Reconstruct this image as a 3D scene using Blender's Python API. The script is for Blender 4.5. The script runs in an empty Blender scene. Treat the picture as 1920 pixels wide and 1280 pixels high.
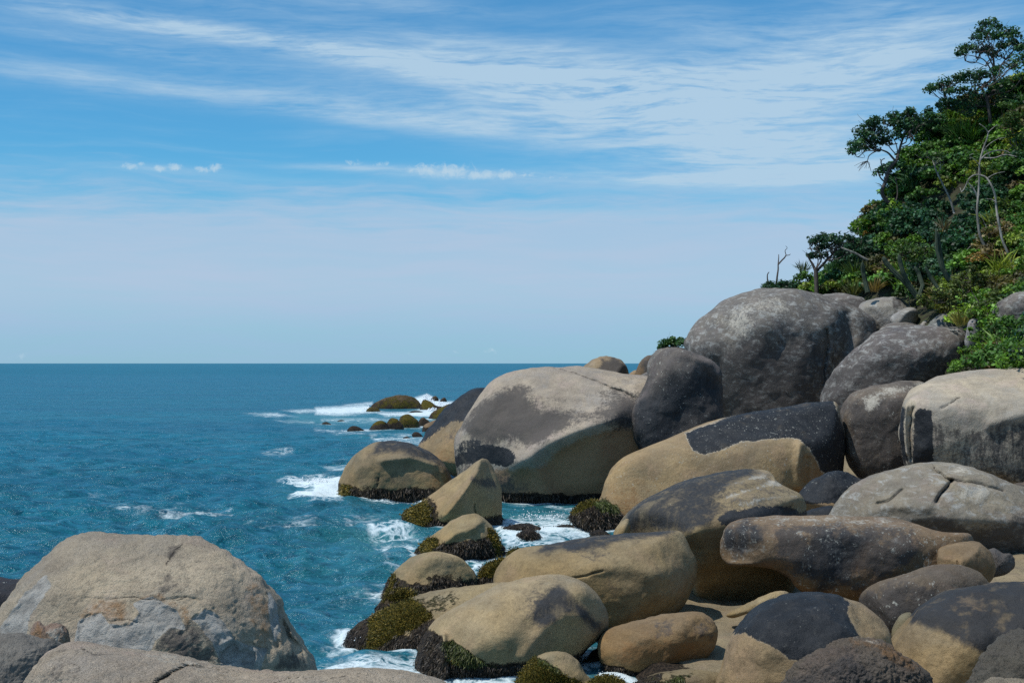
import bpy, math
import numpy as np
from mathutils import Vector, kdtree
rad = math.radians
scene = bpy.context.scene

# ------------------------------------------------------------------ camera
F = 2667.0            # focal length in photo pixels (50 mm on a 36 mm wide frame, 1920 px)
CAM_H = 6.0
PITCH = math.atan(41.0 / F)
cam_data = bpy.data.cameras.new("camera")
cam_data.sensor_width = 36.0
cam_data.lens = 36.0 * F / 1920.0
cam_data.clip_start = 0.1
cam_data.clip_end = 200000.0
cam = bpy.data.objects.new("camera", cam_data)
scene.collection.objects.link(cam)
cam.location = (0, 0, CAM_H)
cam.rotation_euler = (math.pi / 2 + PITCH, 0, 0)
scene.camera = cam

# ------------------------------------------------------------------ light
SUN_DIR = Vector((-0.43, -0.21, 0.88)).normalized()     # towards the sun
sun_data = bpy.data.lights.new("sun", 'SUN')
sun_data.energy = 3.8
sun_data.angle = rad(0.53)
sun_data.color = (1.0, 0.955, 0.88)
sun = bpy.data.objects.new("sun", sun_data)
scene.collection.objects.link(sun)
sun.rotation_euler = (-SUN_DIR).to_track_quat('-Z', 'Y').to_euler()
sun.location = (0, 0, 80)

scene.view_settings.view_transform = 'Standard'
scene.view_settings.look = 'None'
scene.view_settings.exposure = 0.0
scene.view_settings.gamma = 1.0
scene.view_settings.use_curve_mapping = False
scene.cycles.max_bounces = 6
scene.cycles.diffuse_bounces = 3
scene.cycles.transparent_max_bounces = 8
scene.cycles.use_denoising = False
scene.cycles.sample_clamp_direct = 5.0
scene.cycles.sample_clamp_indirect = 3.0

# ------------------------------------------------------------------ node helper
class NT:
    def __init__(s, tree):
        s.t = tree; s.n = tree.nodes; s.l = tree.links
    def new(s, typ, **kw):
        n = s.n.new(typ)
        for k, v in kw.items(): setattr(n, k, v)
        return n
    def put(s, sock, v):
        if hasattr(v, 'is_linked') or isinstance(v, bpy.types.NodeSocket): s.l.new(v, sock)
        else: sock.default_value = v
    def m(s, op, a, b=0.0, c=None, clamp=False):
        n = s.n.new('ShaderNodeMath'); n.operation = op; n.use_clamp = clamp
        s.put(n.inputs[0], a); s.put(n.inputs[1], b)
        if c is not None: s.put(n.inputs[2], c)
        return n.outputs[0]
    def add(s, a, b): return s.m('ADD', a, b)
    def sub(s, a, b): return s.m('SUBTRACT', a, b)
    def mul(s, a, b): return s.m('MULTIPLY', a, b)
    def ss(s, v, lo, hi, a=0.0, b=1.0, kind='SMOOTHSTEP'):
        n = s.n.new('ShaderNodeMapRange'); n.interpolation_type = kind
        s.put(n.inputs['Value'], v); s.put(n.inputs['From Min'], lo); s.put(n.inputs['From Max'], hi)
        s.put(n.inputs['To Min'], a); s.put(n.inputs['To Max'], b)
        return n.outputs[0]
    def mix(s, f, a, b, mode='MIX'):
        n = s.n.new('ShaderNodeMix'); n.data_type = 'RGBA'; n.blend_type = mode
        s.put(n.inputs['Factor'], f)
        s.put(n.inputs[6], col4(a)); s.put(n.inputs[7], col4(b))
        return n.outputs[2]
    def noise(s, vec, scale, detail=5.0, rough=0.55, dist=0.0):
        n = s.n.new('ShaderNodeTexNoise')
        s.put(n.inputs['Vector'], vec); n.inputs['Scale'].default_value = scale
        n.inputs['Detail'].default_value = detail; n.inputs['Roughness'].default_value = rough
        n.inputs['Distortion'].default_value = dist
        return n.outputs['Fac']
    def voro(s, vec, scale, feature='F1', rnd=1.0):
        n = s.n.new('ShaderNodeTexVoronoi'); n.feature = feature
        s.put(n.inputs['Vector'], vec); n.inputs['Scale'].default_value = scale
        n.inputs['Randomness'].default_value = rnd
        return n.outputs['Distance']
    def mapv(s, vec, scale=(1, 1, 1), rot=(0, 0, 0), loc=(0, 0, 0)):
        n = s.n.new('ShaderNodeMapping')
        s.put(n.inputs['Vector'], vec); n.inputs['Scale'].default_value = scale
        n.inputs['Rotation'].default_value = rot; n.inputs['Location'].default_value = loc
        return n.outputs[0]
    def attr(s, name, out='Fac'):
        n = s.n.new('ShaderNodeAttribute'); n.attribute_name = name
        return n.outputs[out]

def col4(c):
    if isinstance(c, tuple) and len(c) == 3: return (*c, 1.0)
    return c

def material(name):
    m = bpy.data.materials.new(name); m.use_nodes = True
    m.node_tree.nodes.clear()
    return m, NT(m.node_tree)

# ------------------------------------------------------------------ sky
world = bpy.data.worlds.new("World")
scene.world = world
world.use_nodes = True
world.node_tree.nodes.clear()
W = NT(world.node_tree)
sky = W.new('ShaderNodeTexSky'); sky.sky_type = 'NISHITA'; sky.sun_disc = False
sky.sun_elevation = math.asin(SUN_DIR.z)
sky.sun_rotation = math.atan2(SUN_DIR.x, SUN_DIR.y)
sky.air_density = 1.0; sky.dust_density = 0.25; sky.ozone_density = 2.0
SKY_STR = 0.1
tc = W.new('ShaderNodeTexCoord')
sep = W.new('ShaderNodeSeparateXYZ'); W.l.new(tc.outputs['Generated'], sep.inputs[0])
dx, dy, dz = sep.outputs
AZ = W.m('MULTIPLY', W.m('ARCTAN2', dx, dy), F / 100)            # hundred-pixel units
EL = W.m('MULTIPLY', W.m('ARCSINE', W.m('MINIMUM', W.m('MAXIMUM', dz, -1.0), 1.0)), F / 100)
cmb = W.new('ShaderNodeCombineXYZ'); W.l.new(AZ, cmb.inputs[0]); W.l.new(EL, cmb.inputs[1])
CV = cmb.outputs[0]
def azel(px, py):
    return math.atan((px - 960) / F) * F / 100, (681 - py) / 100
warp = W.noise(W.mapv(CV, (0.25, 0.6, 1)), 1.0, 3, 0.5)
wc = W.new('ShaderNodeCombineXYZ')
W.l.new(AZ, wc.inputs[0]); W.l.new(W.add(EL, W.mul(W.sub(warp, 0.5), 0.6)), wc.inputs[1])
WV = wc.outputs[0]
st1 = W.noise(W.mapv(WV, (0.22, 2.3, 1), (0, 0, rad(5.5))), 1.0, 7, 0.58, 0.2)
st2 = W.noise(W.mapv(WV, (0.6, 5.5, 1), (0, 0, rad(7)), (3, 8, 0)), 1.0, 8, 0.62, 0.3)
st3 = W.noise(W.mapv(CV, (0.5, 1.1, 1), (0, 0, rad(4)), (9, 2, 0)), 1.0, 5, 0.6)
def gauss(px, py, rx, ry, rot=0.0):
    """one cloud bank at a fixed place in the sky (soft ellipse)"""
    a, e = azel(px, py)
    c, s_ = math.cos(rad(rot)), math.sin(rad(rot))
    u0, v0 = W.sub(AZ, a), W.sub(EL, e)
    u = W.mul(W.add(W.mul(u0, c), W.mul(v0, s_)), 100.0 / rx)
    v = W.mul(W.add(W.mul(u0, -s_), W.mul(v0, c)), 100.0 / ry)
    r2 = W.add(W.mul(u, u), W.mul(v, v))
    return W.m('EXPONENT', W.mul(r2, -1.0))
tot = None
for (px, py, rx, ry, rot, k) in [
    (1290, 235, 370, 85, -8, 0.95), (1000, 195, 330, 38, -7, .34), (800, 228, 280, 26, -7, .50), (640, 225, 120, 15, -6, .22), (1500, 170, 260, 60, 0, .62),
    (200, 68, 330, 20, -5, .50), (500, 92, 330, 20, -6, .62), (850, 138, 300, 24, -6, .66), (250, 118, 300, 18, -6, .36), (1150, 150, 300, 40, -6, .45), (420, 30, 300, 20, -6, .26), (250, 178, 420, 26, -4, .46), (720, 20, 240, 20, -4, .34), (860, 90, 260, 24, -4, .30),
    (1350, 70, 260, 40, -10, .30), (1700, 110, 200, 90, 0, .62), (1250, 340, 330, 20, 0, .40),
    (800, 325, 150, 8, -3, .30), (310, 330, 130, 9, -2, .30), (900, 330, 220, 13, -2, .34), (600, 318, 120, 6, 0, .28), (1480, 320, 240, 40, 0, .60),
    (1000, 405, 420, 14, 0, .4), (520, 345, 300, 10, 0, .12), (100, 330, 260, 24, 0, .10)]:
    g = W.mul(gauss(px, py, rx, ry, rot), k)
    tot = g if tot is None else W.add(tot, g)
# the same thin streaks go on all round the horizon and overhead
far_side = W.ss(W.m('ABSOLUTE', AZ), 9.5, 14.0)
high = W.ss(EL, 7.0, 12.0)
tot = W.add(tot, W.mul(W.m('MAXIMUM', far_side, high), W.mul(st3, 0.55)))
st4 = W.noise(W.mapv(WV, (1.6, 13.0, 1), (0, 0, rad(9)), (5, 3, 0)), 1.0, 6, 0.65, 0.2)
streak = W.add(W.add(W.mul(W.ss(st1, 0.28, 0.72), 0.75), W.mul(W.ss(st2, 0.34, 0.68), 0.55)), W.mul(W.sub(W.ss(st4, 0.36, 0.64), 0.4), 0.35))
cirrus = W.m('MULTIPLY', tot, W.add(streak, 0.22), clamp=True)
faint = W.mul(W.ss(st1, 0.45, 0.8), 0.22)
cirrus = W.m('MAXIMUM', cirrus, W.mul(faint, W.ss(EL, 2.6, 3.6)))
# the pale bank of thin cloud over the sea
edge = W.add(EL, W.add(W.mul(W.sub(st2, 0.5), 1.6), W.mul(W.sub(st1, 0.5), 1.3)))
bank = W.ss(edge, 3.7, 2.3)
bank = W.mul(bank, W.add(0.78, W.mul(W.ss(st1, 0.3, 0.75), 0.20)))
low = W.ss(EL, 0.0, 1.1)
bank = W.mul(bank, W.add(0.86, W.mul(low, 0.14)))
# small fair-weather puffs
puffn = W.noise(CV, 6.5, 8, 0.68, 0.6)
pf = None
for (px, py, rx, ry, k) in [(243, 326, 15, 7, 1), (262, 321, 8, 5, .8), (300, 328, 16, 7, 1), (328, 326, 18, 9, 1), (378, 327, 18, 8, 1), (402, 325, 16, 9, 1), (660, 308, 22, 9, .75), (716, 311, 16, 8, .75),
    (800, 320, 42, 14, .95), (850, 322, 45, 16, 1), (900, 328, 35, 11, 1), (945, 328, 26, 11, 1), (990, 330, 20, 7, .8), (1040, 334, 40, 6, .5),
    (920, 657, 22, 10, .5), (855, 661, 16, 9, .42), (795, 662, 14, 8, .38), (768, 663, 14, 8, .36), (712, 663, 16, 8, .36), (990, 662, 26, 8, .32), (640, 668, 40, 6, .3), (30, 668, 26, 8, .5), (160, 669, 20, 5, .3)]:
    g = W.mul(gauss(px, py, rx, ry), k)
    pf = g if pf is None else W.m('MAXIMUM', pf, g)
puff = W.ss(W.add(pf, W.mul(W.sub(puffn, 0.5), 2.2)), 0.35, 1.15)
puff = W.m('MULTIPLY', puff, W.ss(pf, 0.05, 0.35), clamp=True)
# clear air: the Nishita sky, deepened a little as in the photograph
clear = W.mix(1.0, sky.outputs[0], (0.36, 0.93, 1.22), 'MULTIPLY')
CLOUD = (4.6, 6.3, 7.8)
PUFF = (5.3, 6.8, 7.9)
c1 = W.mix(W.m('MINIMUM', W.mul(cirrus, 0.95), 0.9), clear, CLOUD)
c2 = W.mix(bank, c1, W.mix(W.ss(EL, 0.2, 1.6), (3.35, 5.1, 7.2), (4.4, 5.65, 7.35)))
c3 = W.mix(W.mul(puff, 0.68), c2, PUFF)
bg = W.new('ShaderNodeBackground'); W.l.new(c3, bg.inputs[0]); bg.inputs[1].default_value = SKY_STR
wo = W.new('ShaderNodeOutputWorld'); W.l.new(bg.outputs[0], wo.inputs[0])

# ------------------------------------------------------------------ geometry helpers
def P(px, py, D):
    """the point of the place that the photo shows at (px, py), D metres ahead of the camera"""
    px = np.asarray(px, float); py = np.asarray(py, float); D = np.asarray(D, float)
    cx = (px - 960) / F; cy = (640 - py) / F
    y = math.cos(PITCH) - cy * math.sin(PITCH)
    z = math.sin(PITCH) + cy * math.cos(PITCH)
    k = D / y
    return np.stack([cx * k, y * k, z * k + CAM_H], -1)

def to_px(p):
    X, Y, Z = p[..., 0], p[..., 1], p[..., 2] - CAM_H
    yc = Y * math.cos(PITCH) + Z * math.sin(PITCH)
    zc = -Y * math.sin(PITCH) + Z * math.cos(PITCH)
    return 960 + F * X / yc, 640 - F * zc / yc

def wd(row):
    """distance of the sea surface seen at this photo row"""
    return CAM_H * F / (row - 681.0)

def _hash(ix, iy, iz, seed):
    h = (ix.astype(np.int64) * 374761393 + iy.astype(np.int64) * 668265263 + iz.astype(np.int64) * 2147483647 + seed * 144665) & 0xFFFFFFFF
    h = ((h ^ (h >> 13)) * 1274126177) & 0xFFFFFFFF
    h = (h ^ (h >> 16)) & 0xFFFFFFFF
    return h / 4294967295.0

def vnoise(p, seed=0):
    i = np.floor(p); f = p - i; f = f * f * f * (f * (f * 6 - 15) + 10)
    i = i.astype(np.int64); r = 0
    for a in (0, 1):
        wx = f[:, 0] if a else 1 - f[:, 0]
        for b in (0, 1):
            wy = f[:, 1] if b else 1 - f[:, 1]
            for c in (0, 1):
                wz = f[:, 2] if c else 1 - f[:, 2]
                r = r + wx * wy * wz * _hash(i[:, 0] + a, i[:, 1] + b, i[:, 2] + c, seed)
    return r * 2 - 1

def fbm(p, octaves=4, seed=0, gain=0.5):
    r = 0; a = 1.0
    for k in range(octaves):
        r = r + a * vnoise(p * (2.03 ** k) + k * 17.3, seed + k); a *= gain
    return r

def smooth_closed(pts, n):
    """closed Catmull-Rom through pts, resampled to n points of equal spacing"""
    p = np.array(pts, float); m = len(p); out = []
    for i in range(m):
        p0, p1, p2, p3 = p[i - 1], p[i], p[(i + 1) % m], p[(i + 2) % m]
        for t in np.linspace(0, 1, 16, endpoint=False):
            out.append(0.5 * (2 * p1 + (p2 - p0) * t + (2 * p0 - 5 * p1 + 4 * p2 - p3) * t * t + (3 * p1 - p0 - 3 * p2 + p3) * t ** 3))
    q = np.array(out); q2 = np.vstack([q, q[:1]])
    d = np.r_[0, np.cumsum(np.linalg.norm(np.diff(q2, axis=0), axis=1))]
    s = np.linspace(0, d[-1], n, endpoint=False)
    return np.stack([np.interp(s, d, q2[:, 0]), np.interp(s, d, q2[:, 1])], -1)

def seg_dist(x, y, line):
    best = np.full(x.shape, 1e9)
    for (x0, y0), (x1, y1) in zip(line[:-1], line[1:]):
        vx, vy = x1 - x0, y1 - y0; L = vx * vx + vy * vy + 1e-9
        t = np.clip(((x - x0) * vx + (y - y0) * vy) / L, 0, 1)
        best = np.minimum(best, np.hypot(x - x0 - t * vx, y - y0 - t * vy))
    return best

def poly_sd(x, y, poly):
    """signed distance to a closed polygon, positive inside"""
    d = seg_dist(x, y, list(poly) + [poly[0]])
    ins = np.zeros(x.shape, bool); n = len(poly)
    for i in range(n):
        x0, y0 = poly[i]; x1, y1 = poly[(i + 1) % n]
        c = ((y0 > y) != (y1 > y))
        ins ^= c & (x < (x1 - x0) * (y - y0) / ((y1 - y0) + (1e-12 if y1 == y0 else 0)) + x0)
    return np.where(ins, d, -d)

def make_mesh(name, V, quads=None, tris=None, smooth=True):
    me = bpy.data.meshes.new(name)
    me.vertices.add(len(V)); me.vertices.foreach_set("co", np.asarray(V, np.float32).ravel())
    li = []; ls = []; start = 0
    if quads is not None and len(quads):
        q = np.asarray(quads, np.int32); li.append(q.ravel()); ls.append(start + np.arange(len(q)) * 4); start += q.size
    if tris is not None and len(tris):
        t = np.asarray(tris, np.int32); li.append(t.ravel()); ls.append(start + np.arange(len(t)) * 3); start += t.size
    li = np.concatenate(li); ls = np.concatenate(ls)
    me.loops.add(len(li)); me.loops.foreach_set("vertex_index", li.astype(np.int32))
    me.polygons.add(len(ls)); me.polygons.foreach_set("loop_start", ls.astype(np.int32))
    if smooth: me.polygons.foreach_set("use_smooth", np.ones(len(ls), bool))
    me.update(calc_edges=True)
    return me

def set_float(me, name, vals):
    a = me.attributes.new(name, 'FLOAT', 'POINT'); a.data.foreach_set("value", np.asarray(vals, np.float32))

def set_col(me, name, rgb):
    a = me.attributes.new(name, 'FLOAT_COLOR', 'POINT')
    r = np.ones((len(rgb), 4), np.float32); r[:, :3] = rgb
    a.data.foreach_set("color", r.ravel())

def link(name, me, mat=None, parent=None, origin=None):
    """link a mesh whose vertices are in world metres; origin becomes the object's own place"""
    o = bpy.data.objects.new(name, me); scene.collection.objects.link(o)
    if mat is not None and not me.materials: me.materials.append(mat)
    if origin is None and parent is not None: origin = parent.location
    if origin is not None:
        n = len(me.vertices); co = np.empty(n * 3, np.float32); me.vertices.foreach_get("co", co)
        co = co.reshape(-1, 3) - np.array(origin, np.float32)
        me.vertices.foreach_set("co", co.ravel()); me.update()
        if parent is None: o.location = origin
    if parent is not None: o.parent = parent
    return o

def tag(o, label=None, cat=None, group=None, kind=None):
    if label: o['label'] = label
    if cat: o['category'] = cat
    if group: o['group'] = group
    if kind: o['kind'] = kind
    return o

def empty(name, loc):
    o = bpy.data.objects.new(name, None); scene.collection.objects.link(o); o.location = loc; o.empty_display_size = 0.3
    return o

# ------------------------------------------------------------------ rock material
def granite():
    m, N = material("weathered_granite")
    tcn = N.new('ShaderNodeTexCoord'); geo = N.new('ShaderNodeNewGeometry')
    pos = geo.outputs['Position']
    base = N.attr('base', 'Color')
    n_big = N.noise(pos, 0.55, 6, 0.6, 0.3)
    n_mid = N.noise(pos, 2.6, 7, 0.65, 0.2)
    n_fine = N.noise(pos, 16.0, 6, 0.7)
    n_grain = N.noise(pos, 70.0, 3, 0.7)
    n_c = N.noise(pos, 6.5, 6, 0.66, 0.25)
    streakn = N.noise(N.mapv(pos, (3.2, 3.2, 0.22)), 1.0, 6, 0.62)
    band = N.noise(N.mapv(pos, (0.5, 0.5, 2.6), (0.35, 0.25, 0)), 1.0, 6, 0.6, 0.4)
    # body colour: broad mottling, warm and grey patches, mineral grain
    c = N.mix(N.ss(n_big, 0.30, 0.70), N.mix(1.0, base, (0.66, 0.68, 0.74), 'MULTIPLY'), N.mix(1.0, base, (1.12, 1.06, 0.96), 'MULTIPLY'))
    n_h = N.noise(pos, 0.9, 4, 0.6, 0.6)
    c = N.mix(N.mul(N.ss(n_h, 0.52, 0.64), 0.45), c, N.mix(1.0, base, (1.02, 0.90, 0.98), 'MULTIPLY'))
    c = N.mix(N.mul(N.ss(n_h, 0.46, 0.34), 0.50), c, N.mix(1.0, base, (0.80, 0.86, 0.98), 'MULTIPLY'))
    # old weather stain: broad smoky patches, each with its own ragged edge
    n_w = N.noise(N.mapv(pos, (0.30, 0.30, 0.42)), 1.0, 9, 0.66, 0.5)
    c = N.mix(N.mul(N.ss(n_w, 0.50, 0.66), 0.42), c, N.mix(1.0, base, (0.55, 0.52, 0.52), 'MULTIPLY'))
    c = N.mix(N.mul(N.ss(n_w, 0.44, 0.34), 0.40), c, N.mix(1.0, base, (1.28, 1.25, 1.18), 'MULTIPLY'))
    c = N.mix(N.mul(N.ss(n_c, 0.50, 0.68), 0.55), c, N.mix(1.0, base, (0.60, 0.58, 0.57), 'MULTIPLY'))
    c = N.mix(N.mul(N.ss(n_mid, 0.44, 0.66), 0.55), c, N.mix(1.0, base, (0.60, 0.57, 0.55), 'MULTIPLY'))
    c = N.mix(N.mul(N.ss(band, 0.50, 0.68), 0.32), c, N.mix(1.0, base, (1.28, 1.24, 1.18), 'MULTIPLY'))
    c = N.mix(N.mul(N.ss(n_fine, 0.50, 0.72), 0.55), c, N.mix(1.0, base, (0.52, 0.50, 0.47), 'MULTIPLY'))
    c = N.mix(N.mul(N.ss(n_fine, 0.47, 0.30), 0.35), c, N.mix(1.0, base, (1.40, 1.36, 1.28), 'MULTIPLY'))
    c = N.mix(N.mul(N.ss(n_grain, 0.52, 0.70), 0.45), c, N.mix(1.0, base, (0.45, 0.43, 0.42), 'MULTIPLY'))
    c = N.mix(N.mul(N.ss(n_grain, 0.46, 0.30), 0.40), c, N.mix(1.0, base, (1.5, 1.46, 1.40), 'MULTIPLY'))
    jag = N.add(N.add(N.mul(N.sub(n_fine, 0.5), 0.95), N.mul(N.sub(n_c, 0.5), 0.80)), N.add(N.mul(N.sub(n_mid, 0.5), 0.85), N.mul(N.sub(n_grain, 0.5), 0.35)))
    drip = N.noise(N.mapv(pos, (11, 11, 1.3)), 1.0, 4, 0.6)
    sk = N.add(N.mul(N.sub(streakn, 0.5), N.mul(N.attr('streak'), 3.0)), N.mul(N.sub(drip, 0.5), 0.55))
    def mask(name, jg=1.0, lo=0.42, hi=0.60, st=True):
        v = N.add(N.attr(name), N.mul(jag, jg))
        if st: v = N.add(v, sk)
        return N.m('MULTIPLY', N.ss(v, lo, hi), N.ss(N.attr(name), 0.02, 0.2), clamp=True)
    rust = mask('rust', 1.0, 0.3, 0.9, False)
    c = N.mix(N.mul(rust, 0.75), c, N.mix(n_mid, (0.30, 0.15, 0.055), (0.24, 0.135, 0.06)))
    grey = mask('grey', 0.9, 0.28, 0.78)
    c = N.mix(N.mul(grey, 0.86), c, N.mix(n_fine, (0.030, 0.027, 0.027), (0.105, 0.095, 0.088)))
    pale = mask('pale', 1.1, 0.30, 0.75)
    c = N.mix(N.mul(pale, 0.85), c, N.mix(n_fine, (0.36, 0.33, 0.27), (0.56, 0.52, 0.44)))
    dark = mask('dark', 0.95, 0.36, 0.60)
    dkc = N.mix(N.ss(n_mid, 0.35, 0.7), (0.010, 0.0125, 0.0160), (0.024, 0.0265, 0.030))
    dkc = N.mix(N.mul(N.ss(n_grain, 0.5, 0.68), 0.35), dkc, (0.085, 0.082, 0.08))
    dkc = N.mix(N.mul(N.ss(n_c, 0.52, 0.70), 0.45), dkc, (0.062, 0.060, 0.058))
    c = N.mix(N.mul(dark, N.sub(1.0, N.mul(N.ss(n_big, 0.58, 0.74), 0.30))), c, dkc)
    smoke = mask('smoke', 0.75, 0.10, 1.10)
    smoke = N.mul(smoke, N.sub(1.0, N.mul(N.ss(streakn, 0.50, 0.68), 0.38)))
    c = N.mix(N.mul(smoke, 0.95), c, N.mix(0.35, dkc, (0.036, 0.040, 0.046)))
    dark = N.m('MAXIMUM', dark, N.mul(smoke, 0.9))
    # a pale rim along the edge of a black stain
    rim = N.mul(N.ss(N.add(N.attr('dark'), N.mul(jag, 0.70)), 0.28, 0.40), N.sub(1.0, dark))
    c = N.mix(N.mul(rim, N.mul(N.attr('rimk'), 0.55)), c, (0.50, 0.45, 0.36))
    # lichen: irregular pale spots in uneven colonies
    spw = N.new('ShaderNodeVectorMath'); spw.operation = 'ADD'
    nz = N.new('ShaderNodeTexNoise'); nz.inputs['Scale'].default_value = 9.0; nz.inputs['Detail'].default_value = 3
    N.l.new(pos, nz.inputs['Vector'])
    sc_ = N.new('ShaderNodeVectorMath'); sc_.operation = 'SCALE'; N.l.new(nz.outputs['Color'], sc_.inputs[0]); sc_.inputs['Scale'].default_value = 0.38
    N.l.new(pos, spw.inputs[0]); N.l.new(sc_.outputs[0], spw.inputs[1])
    v1 = N.voro(spw.outputs[0], 2.6); v2 = N.voro(spw.outputs[0], 7.0)
    colony = N.mul(N.ss(n_big, 0.36, 0.56), N.ss(n_c, 0.36, 0.50))
    sp = N.m('MAXIMUM', N.ss(v1, N.mul(N.attr('spot'), 0.17), N.mul(N.attr('spot'), 0.07)), N.ss(v2, N.mul(N.attr('spot'), 0.25), N.mul(N.attr('spot'), 0.10)))
    sp = N.mul(N.mul(sp, N.ss(n_fine, 0.38, 0.54)), N.mul(colony, N.ss(N.attr('spot'), 0.05, 0.2)))
    c = N.mix(N.mul(sp, 0.85), c, N.mix(n_fine, (0.38, 0.39, 0.34), (0.55, 0.54, 0.47)))
    # blotchy light lichen crust on sky-facing grey granite
    lb = N.noise(N.mapv(pos, (2.4, 2.4, 4.2), (0, 0.3, 0)), 1.0, 9, 0.72, 0.5)
    lf = N.mul(N.ss(N.add(lb, N.mul(N.attr('frost'), 0.10)), 0.58, 0.74), N.ss(N.attr('frost'), 0.05, 0.5))
    lf = N.mul(lf, N.sub(1.0, N.mul(grey, 0.55)))
    c = N.mix(N.mul(lf, 0.75), c, N.mix(n_fine, (0.30, 0.30, 0.28), (0.46, 0.46, 0.43)))
    # sea-worn zone: black-brown crust, moss, green weed
    ash = mask('ash', 0.8, 0.40, 0.56, False)
    c = N.mix(N.mul(ash, 0.85), c, N.mix(N.ss(n_c, 0.35, 0.65), (0.23, 0.225, 0.21), (0.39, 0.38, 0.35)))
    crust = mask('crust', 0.9, 0.40, 0.62, False)
    cc = N.mix(N.ss(n_fine, 0.4, 0.62), (0.014, 0.011, 0.009), (0.070, 0.050, 0.034))
    cc = N.mix(N.mul(N.ss(n_mid, 0.5, 0.68), 0.6), cc, (0.072, 0.055, 0.022))
    c = N.mix(crust, c, cc)
    moss = mask('moss', 1.0, 0.40, 0.62, False)
    mc = N.mix(N.ss(n_fine, 0.36, 0.62), (0.045, 0.042, 0.008), (0.155, 0.112, 0.013))
    mc = N.mix(N.mul(N.ss(n_mid, 0.46, 0.66), 0.7), mc, (0.060, 0.062, 0.012))
    mc = N.mix(N.mul(N.ss(n_grain, 0.5, 0.66), 0.5), mc, (0.026, 0.020, 0.006))
    c = N.mix(moss, c, mc)
    weed = mask('weed', 1.0, 0.40, 0.70, False)
    c = N.mix(N.mul(weed, 0.85), c, N.mix(n_fine, (0.035, 0.060, 0.010), (0.090, 0.125, 0.022)))
    crack = N.ss(N.add(N.attr('crack'), N.add(N.mul(N.sub(n_fine, 0.5), 1.0), N.mul(N.sub(n_mid, 0.5), 1.3))), 0.55, 0.9)
    c = N.mix(N.mul(crack, 0.8), c, (0.03, 0.026, 0.022))
    # wet just above the sea
    sepz = N.new('ShaderNodeSeparateXYZ'); N.l.new(pos, sepz.inputs[0])
    wet = N.mul(N.ss(N.add(sepz.outputs[2], N.mul(n_mid, 0.4)), 0.62, 0.25), N.ss(N.attr('sea'), 0.3, 0.7))
    c = N.mix(N.mul(wet, 0.6), c, N.mix(1.0, c, (0.4, 0.4, 0.42), 'MULTIPLY'))
    bs = N.new('ShaderNodeBsdfPrincipled')
    N.l.new(c, bs.inputs['Base Color'])
    ro = N.sub(N.sub(0.92, N.mul(dark, 0.36)), N.mul(wet, 0.5))
    ro = N.add(ro, N.mul(N.sub(n_fine, 0.5), 0.15))
    N.l.new(ro, bs.inputs['Roughness'])
    bs.inputs['Specular IOR Level'].default_value = 0.22
    veg = N.m('MAXIMUM', N.m('MAXIMUM', moss, crust), weed)
    rk = N.attr('rough')
    b1 = N.new('ShaderNodeBump'); b1.inputs['Distance'].default_value = 0.10
    N.l.new(N.add(N.mul(N.add(n_mid, N.mul(n_c, 0.55)), N.add(0.42, N.mul(rk, 1.4))), N.mul(n_fine, N.add(0.20, N.add(N.mul(rk, 0.45), N.mul(veg, 0.9))))), b1.inputs['Height'])
    b1.inputs['Strength'].default_value = 0.9
    b2 = N.new('ShaderNodeBump'); b2.inputs['Distance'].default_value = 0.016
    N.l.new(n_grain, b2.inputs['Height']); N.l.new(b1.outputs[0], b2.inputs['Normal']); b2.inputs['Strength'].default_value = 0.8
    N.l.new(b2.outputs[0], bs.inputs['Normal'])
    out = N.new('ShaderNodeOutputMaterial'); N.l.new(bs.outputs[0], out.inputs[0])
    return m
M_ROCK = granite()

TAN = (.335, .262, .158); TAN2 = (.30, .24, .16); GREY = (.185, .170, .152); DGREY = (.105, .096, .090); BROWN = (.21, .155, .10); PALE = (.50, .425, .30); MOSSY = (.11, .085, .05)
MASKS = ('smoke', 'dark', 'grey', 'pale', 'rust', 'moss', 'weed', 'crust', 'ash')
ROCKS = {}
moss_samples = []     # where tufts of weed grow
shore_pts = []        # where rocks break the sea surface
rng = np.random.default_rng(7)

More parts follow.
